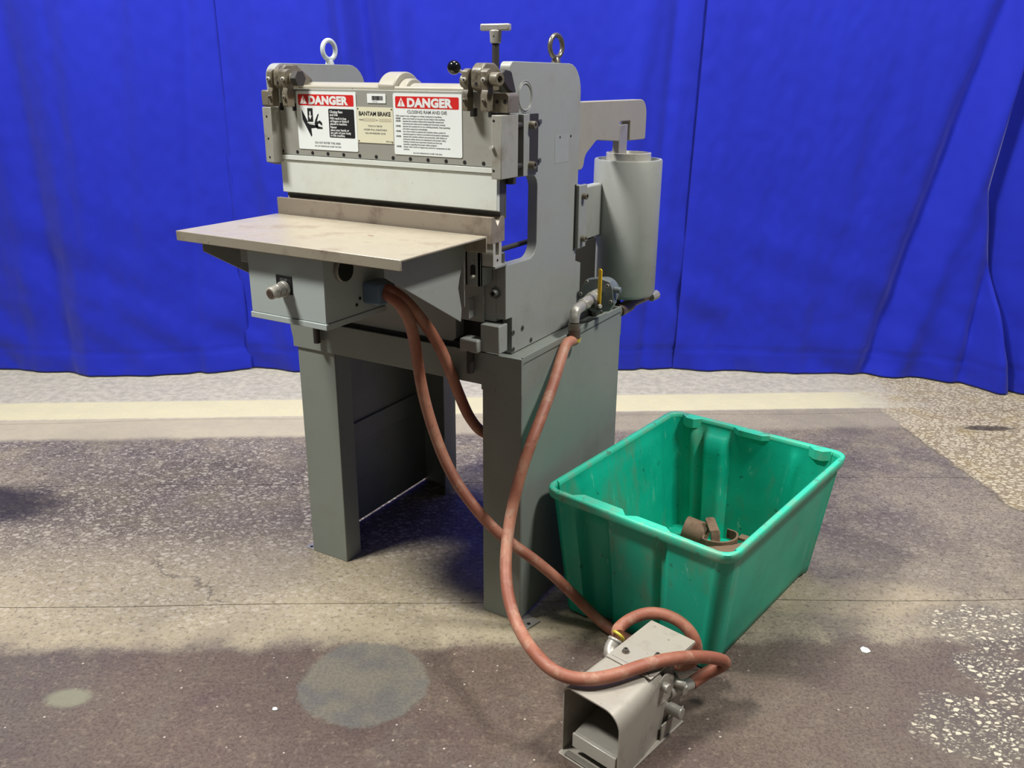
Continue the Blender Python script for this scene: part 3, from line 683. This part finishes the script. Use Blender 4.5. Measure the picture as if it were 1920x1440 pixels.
# name plate and barcode label
s3 = plate('name_plate', -.3700, -.2688, 1.1350, 1.2115, .001, 'cream', label='cream riveted name plate')
ob('lettering', textbm([('BANTAM BRAKE', -.3194, 1.1935, .0125, .00025, 'CENTER', .98)], YF - .0003), 'ink', s3, smooth=0, label='BANTAM BRAKE in dark capitals')
ob('lettering', textbm([('MODEL', -.364, 1.1830, .0040, 0, 'LEFT', 1.0), ('SN', -.316, 1.1830, .0040, 0, 'LEFT', 1.0), ('TONS AT 80 PSI', -.3194, 1.1700, .0046, 0, 'CENTER', 1.25), ('UNDER FULL ADJUSTABLE', -.3194, 1.1622, .0046, 0, 'CENTER', 1.2), ('MAX AIR PRESSURE 125 PSI', -.3194, 1.1545, .0046, 0, 'CENTER', 1.05), ('MFG U.S.A.', -.273, 1.1385, .0036, 0, 'RIGHT', 1.0)], YF - .0003), 'faded', s3, smooth=0)
b = B(); box(b, -.352, -.318, YF - .0003, YF, 1.1815, 1.1885); box(b, -.308, -.274, YF - .0003, YF, 1.1815, 1.1885); ob('stamping_field', b, plain('blank_field', srgb(204, 198, 172), .4), s3, smooth=0)
for xx in (-.3665, -.2722):
    for zz in (1.1385, 1.2080): disc((xx, YF, zz), (0, -1, 0), .0018, s3, 'darkgrey', 'rivet', .0006, 10)
s4 = plate('barcode_label', -.3385, -.2872, 1.2203, 1.2398, .001, 'label', label='small white barcode sticker')
b = B(); x = -.3250
rnd = random.Random(3)
while x < -.2945:
    w = rnd.choice((.0004, .0007, .0010)); box(b, x, x + w, YF - .0003, YF, 1.2262, 1.2352); x += w + rnd.choice((.0004, .0007))
ob('barcode', b, 'ink', s4, smooth=0)
ob('lettering', textbm([('7 4 0 1 5 8', -.3235, 1.2222, .0030, 0, 'LEFT', 1.0)], YF - .0003), 'faded', s4, smooth=0)

# ---- pneumatic arm, cylinder (rear)
armp = rpoly([(.32, 1.222), (.796, 1.222, .042), (.796, 1.114, .008), (.683, 1.116), (.683, 1.168, .006), (.612, 1.168, .006), (.612, 1.118), (.47, 1.128, .03), (.405, 1.095, .03), (.398, 1.062, .02), (.32, 1.062)])
ob('rocker_arm', prism(armp, 'X', -.034, -.004), 'cast', pb, .002, label='cast rocker arm reaching out over the cylinder')
ac = ob('air_cylinder', lathe([(.001, .694), (.080, .694), (.088, .697), (.0925, .706), (.0925, 1.066), (.0905, 1.070), (.084, 1.070), (.082, 1.060), (.060, 1.060)], (.003, .665), 48), 'frame', pb, label='thick grey upright air cylinder')
ob('cylinder_collar', lathe([(.061, 1.040), (.061, 1.086), (.056, 1.087), (.052, 1.080), (.050, 1.050), (.001, 1.050)], (.003, .665), 40), 'bright', ac)
ob('piston_rod', Box(-.026, -.006, .618, .672, 1.051, 1.160), 'galv', ac, .002)
mb = ob('cylinder_mount', prism(rpoly([(.352, .866), (.400, .866), (.400, 1.024, .01), (.352, 1.032, .01)]), 'X', -.022, -.0006), 'grey', pb, .0015)
ob('mount_pad', Box(-.0004, .010, .353, .397, .872, 1.028), 'grey', mb, .002)
ob('mount_rib', Box(-.060, -.034, .397, .590, .87, 1.010), 'grey', mb, .004)
ob('mount_slit', Box(-.001, .0008, .345, .352, .868, 1.030), 'black', mb)
for zz in (1.001, .896): socket_bolt((.010, .372, zz), (1, -.1, 0), .0078, .013, mb, 'dirty')
ob('rear_web', Box(-.060, -.035, .40, .56, .70, .868), 'dark', pb, .002)
ob('lower_bracket', Box(-.02, .02, .45, .62, .677, .700), 'dark', pb, .001)

# ---- regulator, ball valve and pipework at the right rear
rg = ob('regulator', prism(rpoly([(.012, .772, .004), (.024, .792, .006), (.060, .800, .006), (.088, .793, .006), (.098, .776, .004), (.103, .738, .006), (.090, .716, .004), (.050, .706, .006), (.018, .718, .006), (.003, .742, .004)]), 'Y', .380, .400), 'reg', pb, .003, label='grey octagonal regulator cover')
ob('regulator_body', Cyl((.050, .396, .752), .036, .06, 'Y', 28), 'reg', rg, .003)
for xx, zz in ((.026, .786), (.084, .782), (.094, .742), (.070, .712), (.010, .752)):
    socket_bolt((xx, .380, zz), (0, -1, 0), .0045, .004, rg, 'galv')
ob('side_plug', Cyl((.098, .39, .772), .008, .018, 'X', 14), 'reg', rg, .002)
bv = ob('ball_valve', Cyl((.055, .382, .755), .0165, -.0001 + .03, (0, -1, 0), 6), 'galv', pb, .002)
ob('valve_body', tube([(.055, .362, .753), (.058, .335, .752), (.060, .305, .751)], [.015, .017, .013], 18), 'galv', bv)
ob('valve_nut', Cyl((.060, .308, .751), .0165, .018, (-.05, -1, -.1), 6), 'galv', bv, .0015)
ob('valve_stem', Cyl((.066, .335, .742), .0115, .022, (1, -.5, 0), 20), 'dark', bv, .001)
ob('stem_nut', Cyl((.087, .3245, .742), .0055, .007, (1, -.5, 0), 6), 'bright', bv, .0008)
bm = prism(rpoly([(-.0055, -.02), (.0055, -.02), (.0062, .070, .005), (-.0062, .070, .005)]), 'Y', -.0022, .0022)
bm.transform(Matrix.Translation((.086, .327, .765)) @ Matrix.Rotation(math.radians(-25), 4, 'Z')); ob('valve_lever', bm, 'yellow', bv, .0012, label='yellow valve lever, coating chipped')
ob('pipe_elbow', tube(catmull([(.060, .296, .750), (.062, .270, .748), (.062, .247, .744), (.064, .236, .732), (.064, .234, .718)], 6), [.013] * 8 + [.0135] * 8 + [.0125] * 9, 18), 'galv', bv, .001)
ob('elbow_collar', torus((.061, .282, .749), .0125, .003, (0, 1, .1)), 'galv', bv)
ob('hose_barb', lathe([(.001, .7215), (.008, .7215), (.008, .716), (.0145, .715), (.0145, .699), (.001, .699)], (.0645, .233), 20), 'steel', bv)
ob('crimp_ferrule', lathe([(.001, .7015), (.0150, .7015), (.0150, .676), (.001, .676)], (.0660, .233), 20), 'pipe', bv)
ob('crimp_band', lathe([(.0135, .6785), (.0160, .6785), (.0160, .6715), (.0135, .6715)], (.0665, .233), 20), 'brass', bv)
pp = ob('pipe_run', tube([(.045, .790, .672), (.032, .700, .668), (.030, .62, .665), (.030, .50, .660)], .0135, 16), 'pipe', pb)
ob('pipe_tee', tube([(.031, .66, .666), (.030, .585, .664)], .0185, 16), 'pipe', pp, .002)
ob('pipe_end', tube([(.033, .53, .666), (.036, .505, .664), (.040, .468, .656), (.042, .458, .650)], [.0125, .0130, .0125, .009], 16), 'galv', pp)
ob('pipe_end', Cyl((.052, .768, .668), .014, .032, (.2, 1, .1), 8), 'galv', pp, .001)

# ---- control box with palm knob
cb = root('control_box', 'pale blue-grey electrical control box with a push knob under the front table', 'control box', (-.321, -.23, .790))
ob('enclosure', Box(-.4265, -.2185, -.3235, -.135, .8025, .938), 'box', cb, .0015)
ob('cover_lip', Box(-.4285, -.2165, -.3260, -.133, .7895, .8020), 'box', cb, .0012)
ob('mounting_arm', Box(-.40, -.27, -.1345, .0095, .83, .93), 'grey', cb, .001)
ob('hanger_strip', Box(-.452, -.4275, -.318, -.14, .905, .938), 'grey', cb, .001)
kp = ob('legend_plate', Box(-.3475, -.3045, -.3255, -.3230, .852, .8905), 'ink', cb, .0008, label='black square legend plate')
ob('lettering', textbm([('STOP', -.326, .8790, .0085, .0002, 'CENTER', 1.0)], -.3258), 'faded', kp, smooth=0)
kn = ob('push_knob', Cyl((-.3235, -.3255, .8645), .0165, .010, (0, -1, -.08), 28), 'galv', cb, .002)
ob('knob_collar', Cyl((-.3235, -.335, .864), .0145, .016, (0, -1, -.08), 24), 'galv', kn, .002)
ob('knob_body', Cyl((-.3235, -.350, .863), .0125, .018, (0, -1, -.08), 24), 'bright', kn, .0015)
ob('knob_face', Cyl((-.3235, -.3682, .8615), .0085, .0012, (0, -1, -.08), 20), 'pipe', kn)
nb = ob('knockout_hub', Cyl((-.2187, -.268, .905), .026, .010, 'X', 30), 'galv', cb, .002)
disc((-.2085, -.268, .905), (1, 0, 0), .0225, nb, 'black', 'knockout_hole', .0008, 30)
for yy, zz in ((-.218, .835), (-.229, .823)): disc((-.2185, yy, zz), (1, 0, 0), .0035, cb, 'black', 'screw', .0015)
ob('conduit_fitting', prism(rpoly([(-.208, .820, .008), (-.150, .820, .008), (-.150, .868, .008), (-.208, .868, .008)]), 'X', -.2187, -.176), plain('faded_blue_plastic', srgb(104, 128, 150), .45), cb, .004, label='faded blue plastic fitting where both hoses leave the box')

# ------------------------------------------------------------------ hoses
HR = .0132
def hose(name, label, pts, r=HR, it=2):
    path = catmull(smooth_path(pts, 1), 8)
    o = ob('air_hose', tube(smooth_path(path, it), r, 18), 'hose', smooth=60)
    o['label'] = label; o['category'] = 'hose'; o['group'] = 'dusty red rubber air hoses'
    return o
HA = [(.0665, .2330, .6735)] + [(0.066, 0.182, 0.684), (0.067, 0.174, 0.656), (0.085, 0.095, 0.609), (0.098, 0.009, 0.548), (0.098, -0.042, 0.507), (0.1, -0.087, 0.449), (0.08, -0.1, 0.35), (0.112, -0.17, 0.293), (0.139, -0.215, 0.249), (0.177, -0.25, 0.211), (0.218, -0.275, 0.186), (0.281, -0.331, 0.2), (0.314, -0.335, 0.182), (0.353, -0.333, 0.178), (0.397, -0.32, 0.182), (0.431, -0.285, 0.184), (0.46, -0.237, 0.186), (0.493, -0.195, 0.188), (0.528, -0.152, 0.18), (0.558, -0.087, 0.15), (0.578, -0.044, 0.12), (0.582, -0.04, 0.11), (0.566, -0.047, 0.1), (0.549, -0.066, 0.093), (0.535, -0.095, 0.088), (0.5295, -0.112, 0.088)]
HB = [(-0.192, -0.18, 0.855), (-0.162, -0.18, 0.851), (-0.147, -0.155, 0.83), (-0.143, -0.1, 0.771), (-0.133, -0.055, 0.709), (-0.126, -0.03, 0.652), (-0.118, -0.0, 0.57), (-0.121, 0.05, 0.488), (-0.111, 0.09, 0.434), (-0.09, 0.15, 0.41), (-0.07, 0.25, 0.43), (-0.07, 0.33, 0.52), (-0.08, 0.36, 0.64)]
HC = [(-0.198, -0.185, 0.848), (-0.168, -0.185, 0.844), (-0.147, -0.17, 0.823), (-0.146, -0.14, 0.78), (-0.159, -0.11, 0.722), (-0.168, -0.09, 0.669), (-0.173, -0.075, 0.613), (-0.164, -0.07, 0.556), (-0.143, -0.07, 0.498), (-0.115, -0.075, 0.438), (-0.082, -0.08, 0.394), (-0.043, -0.08, 0.349), (-0.002, -0.075, 0.308), (0.032, -0.06, 0.268), (0.057, -0.045, 0.243), (0.104, -0.02, 0.206), (0.147, -0.0, 0.164), (0.187, 0.03, 0.105), (0.213, 0.081, 0.035), (0.254, 0.07, 0.018), (0.285, 0.065, 0.014), (0.306, 0.062, 0.014), (0.36, 0.045, 0.014), (0.43, 0.018, 0.015), (0.48, 0.0, 0.028), (0.516, -0.028, 0.09), (0.511, -0.028, 0.118), (0.5, -0.028, 0.149), (0.471, -0.026, 0.169), (0.431, -0.03, 0.178), (0.396, -0.045, 0.177), (0.373, -0.07, 0.168), (0.359, -0.095, 0.158), (0.353, -0.11, 0.15), (0.3667, -0.1214, 0.153)]
hose('air_hose', 'dusty red hose hanging from the yellow-lever valve and looping over the foot pedal', HA)
hose('air_hose', 'dusty red hose curving from the control box back behind the right leg', HB)
hose('air_hose', 'red hose sagging from control box to floor, ending at the left pedal elbow', HC)

# ------------------------------------------------------------------ foot pedal (local frame: x width, y depth, z up)
po = Vector((.342, -.333, 0)); ang = math.atan2(-.211, .978)
XF[0] = Matrix.Translation(po) @ Matrix.Rotation(ang, 4, 'Z')
fp = root('foot_pedal', 'dusty grey metal guarded foot pedal valve on the floor', 'foot pedal', tuple(XF[0] @ Vector((.068, .12, 0))))
PW = .137; tk = .003
def arch(w0, w1, h, r, y, inner=0.0, n=8):
    """n-shaped section from bottom left, over the top, to bottom right"""
    a = inner; pts = [(w0 + a, .0)]
    for k in range(n + 1):
        t = math.pi - (math.pi / 2) * k / n; rl = max(.004, r * .45 - a); pts.append((w0 + a + rl + rl * math.cos(t), h - a - rl + rl * math.sin(t)))
    for k in range(n + 1):
        t = math.pi / 2 * (1 - k / n); rr = max(.004, r - a); pts.append((w1 - a - rr + rr * math.cos(t), h - a - rr + rr * math.sin(t)))
    pts.append((w1 - a, .0)); return [Vector((x, y, z)) for x, z in pts]
bm = B(); secs = [(0, .137, .160, .040, .0), (.001, .136, .162, .038, .045), (.003, .134, .164, .034, .09), (.006, .130, .165, .028, .125), (.010, .126, .165, .022, .158)]
outs = [[bm.verts.new(v) for v in arch(w0, w1, h, r, y)] for w0, w1, h, r, y in secs]
inns = [[bm.verts.new(v) for v in arch(w0, w1, h, r, y, tk)] for w0, w1, h, r, y in secs]
for R in (outs, inns):
    for a, b in zip(R, R[1:]):
        for k in range(len(a) - 1): bm.faces.new((a[k], a[k + 1], b[k + 1], b[k]))
for a, b in ((outs[0], inns[0]), (outs[-1], inns[-1])):
    for k in range(len(a) - 1): bm.faces.new((a[k], a[k + 1], b[k + 1], b[k]))
for k in (0, -1):
    for i in range(len(secs) - 1): bm.faces.new((outs[i][k], outs[i + 1][k], inns[i + 1][k], inns[i][k]))
ob('pedal_guard', bm, 'pedal', fp, 0, 40)
b = B(); prism(rpoly([(.0, -.012, .004), (.137, -.012, .004), (.137, .236), (.0, .290)]), 'Z', .0003, .004, b); ob('base_plate', b, 'pedal', fp, .0008)
ob('body_side', Box(.131, .134, .155, .238, .004, .040), 'pedal', fp, .0008)
ob('valve_body', Box(.024, .112, .150, .225, .004, .150), 'pedalin', fp, .003)
ob('side_skirt', prism([(.155, .004), (.238, .004), (.238, .085), (.225, .10), (.155, .12)], 'X', .121, .124), 'pedal', fp, .0008)
tp = ob('valve_cover', prism(rpoly([(.013, .120), (.122, .120), (.122, .286, .003), (.012, .286, .003)]), 'Z', .1655, .1690), 'pedal', fp, .001)
ob('cover_flange', prism([(.222, .140), (.286, .1655), (.286, .1655), (.222, .1655)], 'X', .1195, .1225), 'pedal', fp, .0005)
ob('cover_flange', prism([(.160, .130), (.200, .130), (.286, .1655), (.160, .1655)], 'X', .0115, .0145), 'pedal', fp, .0005)
for x, y in ((.036, .156), (.093, .187)): socket_bolt((x, y, .169), (0, 0, 1), .0052, .0055, tp, 'steel', .0075)
ob('scribed_line', Box(.020, .074, .1290, .1297, .1690, .1692), 'dark', tp)
b = B(); prism([(.098, .138), (.114, .124), (.1150, .1250), (.099, .139)], 'Z', .169, .1692, b); prism([(.114, .124), (.126, .135), (.1255, .136), (.1135, .125)], 'Z', .169, .1692, b)
ob('scribed_vee', b, 'dark', tp)
# treadle with bright front bar
ob('treadle', prism([(.008, .040), (.112, .068), (.112, .074), (.012, .056), (.008, .054)], 'X', .024, .128), 'pedalin', fp, .002)
ob('treadle_lip', Box(.024, .128, .003, .0085, .024, .0555), 'bright', fp, .001, label='bright worn front lip of the treadle')
ob('ribbed_floor', Box(.015, .122, -.010, .004, .004, .0085), 'pedalin', fp, .001)
# ears and fittings
ob('pivot_ear', prism(rpoly([(.140, .088), (.200, .088), (.200, .135, .012), (.170, .158, .02), (.140, .150, .008)]), 'X', .1245, .1275), 'pedal', fp, .0008)
ob('pivot_pin', Cyl((.1275, .158, .134), .0098, .014, 'X', 20), 'galv', fp, .0015)
f1 = ob('pipe_fitting', tube([(.118, .196, .092), (.128, .225, .090), (.137, .256, .088)], [.015, .0135, .0125], 14), 'galv', fp, .0015, label='right galvanised pipe fitting')
ob('fitting_hex', Cyl((.1265, .220, .0905), .0170, .014, (.3, .95, -.05), 6), 'galv', f1, .001)
ob('side_port', Cyl((.118, .205, .112), .0075, .030, (1, .3, 0), 10), 'bright', f1, .001)
ob('lower_plug', Cyl((.112, .190, .062), .0125, .046, 'X', 16), 'galv', fp, .003)
f2 = ob('pipe_elbow', tube(catmull([(.024, .170, .118), (.000, .172, .122), (-.014, .176, .126), (-.021, .186, .134), (-.021, .198, .144)], 6), .0145, 18), 'galv', fp, .001, label='left galvanised elbow')
ob('elbow_collar', torus((-.021, .200, .1455), .0125, .0042, (0, .7, .7)), 'galv', f2)
ob('crimp_band', torus((-.0205, .211, .152), .0125, .0035, (.1, .8, .5)), 'brass', f2)
XF[0] = None

# ------------------------------------------------------------------ green bin
H = .347
RIM = [Vector((.076, .078)), Vector((.562, -.015)), Vector((.669, .665)), Vector((.160, .729))]   # L, F, R, B counter-clockwise seen from above
BOT = [Vector((.119, .102)), Vector((.527, .047)), Vector((.626, .636)), Vector((.207, .687))]
rc = sum(RIM, Vector((0, 0))) / 4
gb_ = root('green_bin', 'open scuffed green plastic tote bin beside the foot pedal', 'bin', (rc.x, rc.y, 0))
def quad(q, s, t): return q[0] * (1 - s) * (1 - t) + q[1] * s * (1 - t) + q[2] * s * t + q[3] * (1 - s) * t
def perim(off, rad, nside=64, nc=10):
    """rounded unit-square perimeter in real-size square coordinates (a along L-F, b along L-B) with side tags"""
    A, Bm = .5, .66; out = []
    cs = [(0, 0), (A, 0), (A, Bm), (0, Bm)]
    sides = [((rad, 0), (A - rad, 0), 0), ((A, rad), (A, Bm - rad), 1), ((A - rad, Bm), (rad, Bm), 2), ((0, Bm - rad), (0, rad), 3)]
    centers = [(A - rad, rad), (A - rad, Bm - rad), (rad, Bm - rad), (rad, rad)]
    for (p0, p1, sd), cc in zip(sides, centers):
        for k in range(nside): 
            f = k / nside; out.append((p0[0] + (p1[0] - p0[0]) * f, p0[1] + (p1[1] - p0[1]) * f, sd, f))
        a0 = -math.pi / 2 + sd * math.pi / 2
        for k in range(nc):
            a = a0 + math.pi / 2 * k / nc; out.append((cc[0] + rad * math.cos(a), cc[1] + rad * math.sin(a), -1, 0))
    return [(x / A, y / Bm, sd, f) for x, y, sd, f in out]
def sm(x, a, b):
    k = max(0, min(1, (x - a) / (b - a))); return k * k * (3 - 2 * k)
def recess(sd, f):
    w = .022
    def g(a, b): return sm(f, a - w, a + w) * (1 - sm(f, b - w, b + w))
    if sd == 0: return .028 * g(.13, .32) + .020 * g(.645, .70) + .008 * g(.34, .66)
    if sd == 2: return .030 * g(.66, .82) + .020 * g(.86, .93) + .010 * g(.20, .24)
    if sd == 1: return .004 * g(.06, .94)
    if sd == 3: return .004 * g(.10, .90)
    return 0
PR = perim(0, .035)
def ring(bm, z, off, taper=True):
    k = z / H; out = []
    Q = [BOT[i].lerp(RIM[i], k) for i in range(4)]
    c = sum(Q, Vector((0, 0))) / 4
    for s, t_, sd, f in PR:
        p = quad(Q, s, t_); d = recess(sd, f) * (1 - sm(z, H - .050, H - .022)) - off
        nrm = {0: (0, 1), 1: (-1, 0), 2: (0, -1), 3: (1, 0)}.get(sd)
        if nrm is None: n = (c - p).normalized(); d2 = -off
        else:
            e = (Q[1] - Q[0]).normalized(); f2 = (Q[3] - Q[0]).normalized(); n = e * nrm[0] + f2 * nrm[1]; d2 = d
        p = p + n * d2
        out.append(bm.verts.new((p.x, p.y, z)))
    return out
def skin(bm, R):
    for a, b in zip(R, R[1:]):
        n = len(a)
        for k in range(n): bm.faces.new((a[k], a[(k + 1) % n], b[(k + 1) % n], b[k]))
bm = B(); zz = [.002, .008, .03, .08, .14, .20, .26, .295, .31, .325, .335]
R = [ring(bm, .002, -.012)] + [ring(bm, z, -.010 + .0 if z < .004 else -.006) for z in zz[1:]]
inner = [ring(bm, z, -.0105) for z in reversed(zz[1:])] + [ring(bm, .009, -.020)]
skin(bm, R + inner); bm.faces.new(R[0]); bm.faces.new(inner[-1])
ob('tub', bm, 'bin', gb_, 0, 50)
bm = B()
R = [ring(bm, H - .012, -.0110), ring(bm, H - .003, -.0115), ring(bm, H, -.008), ring(bm, H + .0005, .000), ring(bm, H - .002, .004), ring(bm, H - .008, .0055), ring(bm, H - .022, .005), ring(bm, H - .024, .003), ring(bm, H - .022, .0015), ring(bm, H - .012, .001), ring(bm, H - .012, -.006)]
skin(bm, R + [R[0]])
ob('rim', bm, 'rim', gb_, 0, 50)
def ledge(sd, f0, f1, wid, dz, name='stacking_ledge'):
    Q = RIM; a, b = {0: (0, 1), 2: (2, 3)}[sd]
    e = (Q[b] - Q[a]); n = Vector((-e.y, e.x)).normalized()
    p0 = Q[a] + e * f0; p1 = Q[a] + e * f1; ee = e.normalized()
    pts = [p0 + n * .004, p1 + n * .004, p1 + n * (.012) - ee * .004, p1 + n * wid - ee * .022, p0 + n * wid + ee * .022, p0 + n * .012 + ee * .004]
    bm = prism(rpoly([(p.x, p.y, .006) for p in pts]), 'Z', H - dz, H - .0006)
    ob(name, bm, 'rim', gb_, .0015)
ledge(0, .15, .46, .030, .012); ledge(0, .46, .70, .024, .014)
ledge(2, .40, .62, .026, .018); ledge(2, .07, .20, .028, .03, 'stacking_pad'); ledge(2, .80, .93, .030, .03, 'stacking_pad')

# ------------------------------------------------------------------ rusty scrap in the bin
def scrap(name, label, bm, cat, bevel=.0006):
    o = ob(name, bm, 'rust', None, bevel); o['label'] = label; o['category'] = cat; return o
def hollow(c, axis, r, L, th):
    bm = B(); q = Vector(axis).to_track_quat('Z', 'Y'); n = 28; R = []
    for rr, h in ((r, 0), (r, L), (r - th, L), (r - th, 0)):
        R.append([bm.verts.new(Vector(c) + q @ Vector((rr * math.cos(2 * math.pi * k / n), rr * math.sin(2 * math.pi * k / n), h))) for k in range(n)])
    for a, b in zip(R, R[1:] + R[:1]):
        for k in range(n): bm.faces.new((a[k], a[(k + 1) % n], b[(k + 1) % n], b[k]))
    return bm
SCRAP_HERE = True
XF[0] = None
scrap('scrap_tray', 'flat rusty steel plate lying under the other scrap in the green bin', prism(rpoly([(.24, .40, .01), (.50, .35, .01), (.53, .56, .01), (.29, .61, .01)]), 'Z', .0095, .016), 'scrap metal')
scrap('pipe_sleeve', 'short rusty steel pipe sleeve, leftmost of the scrap in the green bin', hollow((.272, .580, .053), (.96, .02, -.14), .036, .066, .004), 'scrap metal')
bm = B(); path = [(.345, .560, .085), (.362, .552, .083), (.378, .540, .072), (.385, .532, .050)]
for i in range(3):
    pass
bm = prism(rpoly([(-.014, -.03, .006), (.014, -.03, .006), (.014, .03, .008), (-.014, .03, .008)]), 'Z', -.003, .003)
bm2 = prism(rpoly([(-.013, -.024, .006), (.013, -.024, .006), (.013, .02, .003), (-.013, .02, .003)]), 'Z', -.003, .003)
bm.transform(Matrix.Translation((.356, .566, .088)) @ Matrix.Rotation(math.radians(40), 4, 'Z') @ Matrix.Rotation(math.radians(25), 4, 'X'))
bm2.transform(Matrix.Translation((.373, .543, .068)) @ Matrix.Rotation(math.radians(40), 4, 'Z') @ Matrix.Rotation(math.radians(70), 4, 'X'))
me_ = bpy.data.meshes.new('tmp'); bm2.to_mesh(me_); bm.from_mesh(me_); bm2.free()
scrap('bent_tab', 'small bent rusty tab standing upright amid scrap in the green bin', bm, 'scrap metal')
pts = catmull([(.338, .555, .050), (.345, .525, .052), (.372, .512, .058), (.408, .520, .062), (.428, .550, .064), (.420, .585, .064), (.390, .600, .060)], 6)
bm = B(); prev = None; R = []
for i, p in enumerate(pts):
    tg = (pts[min(i + 1, len(pts) - 1)] - pts[max(0, i - 1)]).normalized(); sd_ = tg.cross(Vector((0, 0, 1))).normalized(); up = Vector((0, 0, 1))
    R.append([bm.verts.new(p + sd_ * a + up * b) for a, b in ((-.003, -.014), (.003, -.014), (.003, .014), (-.003, .014))])
for a, b in zip(R, R[1:]):
    for k in range(4): bm.faces.new((a[k], a[(k + 1) % 4], b[(k + 1) % 4], b[k]))
bm.faces.new(R[0]); bm.faces.new(list(reversed(R[-1])))
scrap('bent_strap', 'curved rusty steel strap forming an open hoop in the green bin', bm, 'scrap metal')
bm = prism(rpoly([(.345, .470, .004), (.49, .450, .004), (.505, .575, .006), (.450, .565), (.425, .530), (.395, .505, .004)]), 'Z', .062, .067)
scrap('scrap_plate', 'rusty notched flat plate, rightmost piece of scrap in the green bin', bm, 'scrap metal')
bm = prism(rpoly([(.43, .565, .003), (.52, .555, .003), (.523, .580, .003), (.433, .590, .003)]), 'Z', .0672, .075)
scrap('flat_bar', 'short rusty flat bar resting on the notched plate in the green bin', bm, 'scrap metal')

# ------------------------------------------------------------------ debris on the floor
def chipo(u, v, r, label, mat, h=.003):
    c = room(u, v); rr = random.Random(int(u * 1000)); n = 6
    pts = [(c.x + r * rr.uniform(.6, 1) * math.cos(k * 2 * math.pi / n), c.y + r * rr.uniform(.6, 1) * math.sin(k * 2 * math.pi / n)) for k in range(n)]
    o = ob('stone_chip', prism(pts, 'Z', .0002, h), mat, None, .0004); o['label'] = label; o['category'] = 'debris'
chipo(.842, 1.727, .014, 'small pale square chip on the floor right of the green bin', 'label')
chipo(-.50, 1.508, .007, 'tiny white chip on the brown floor left of the grey cement patch', 'label')
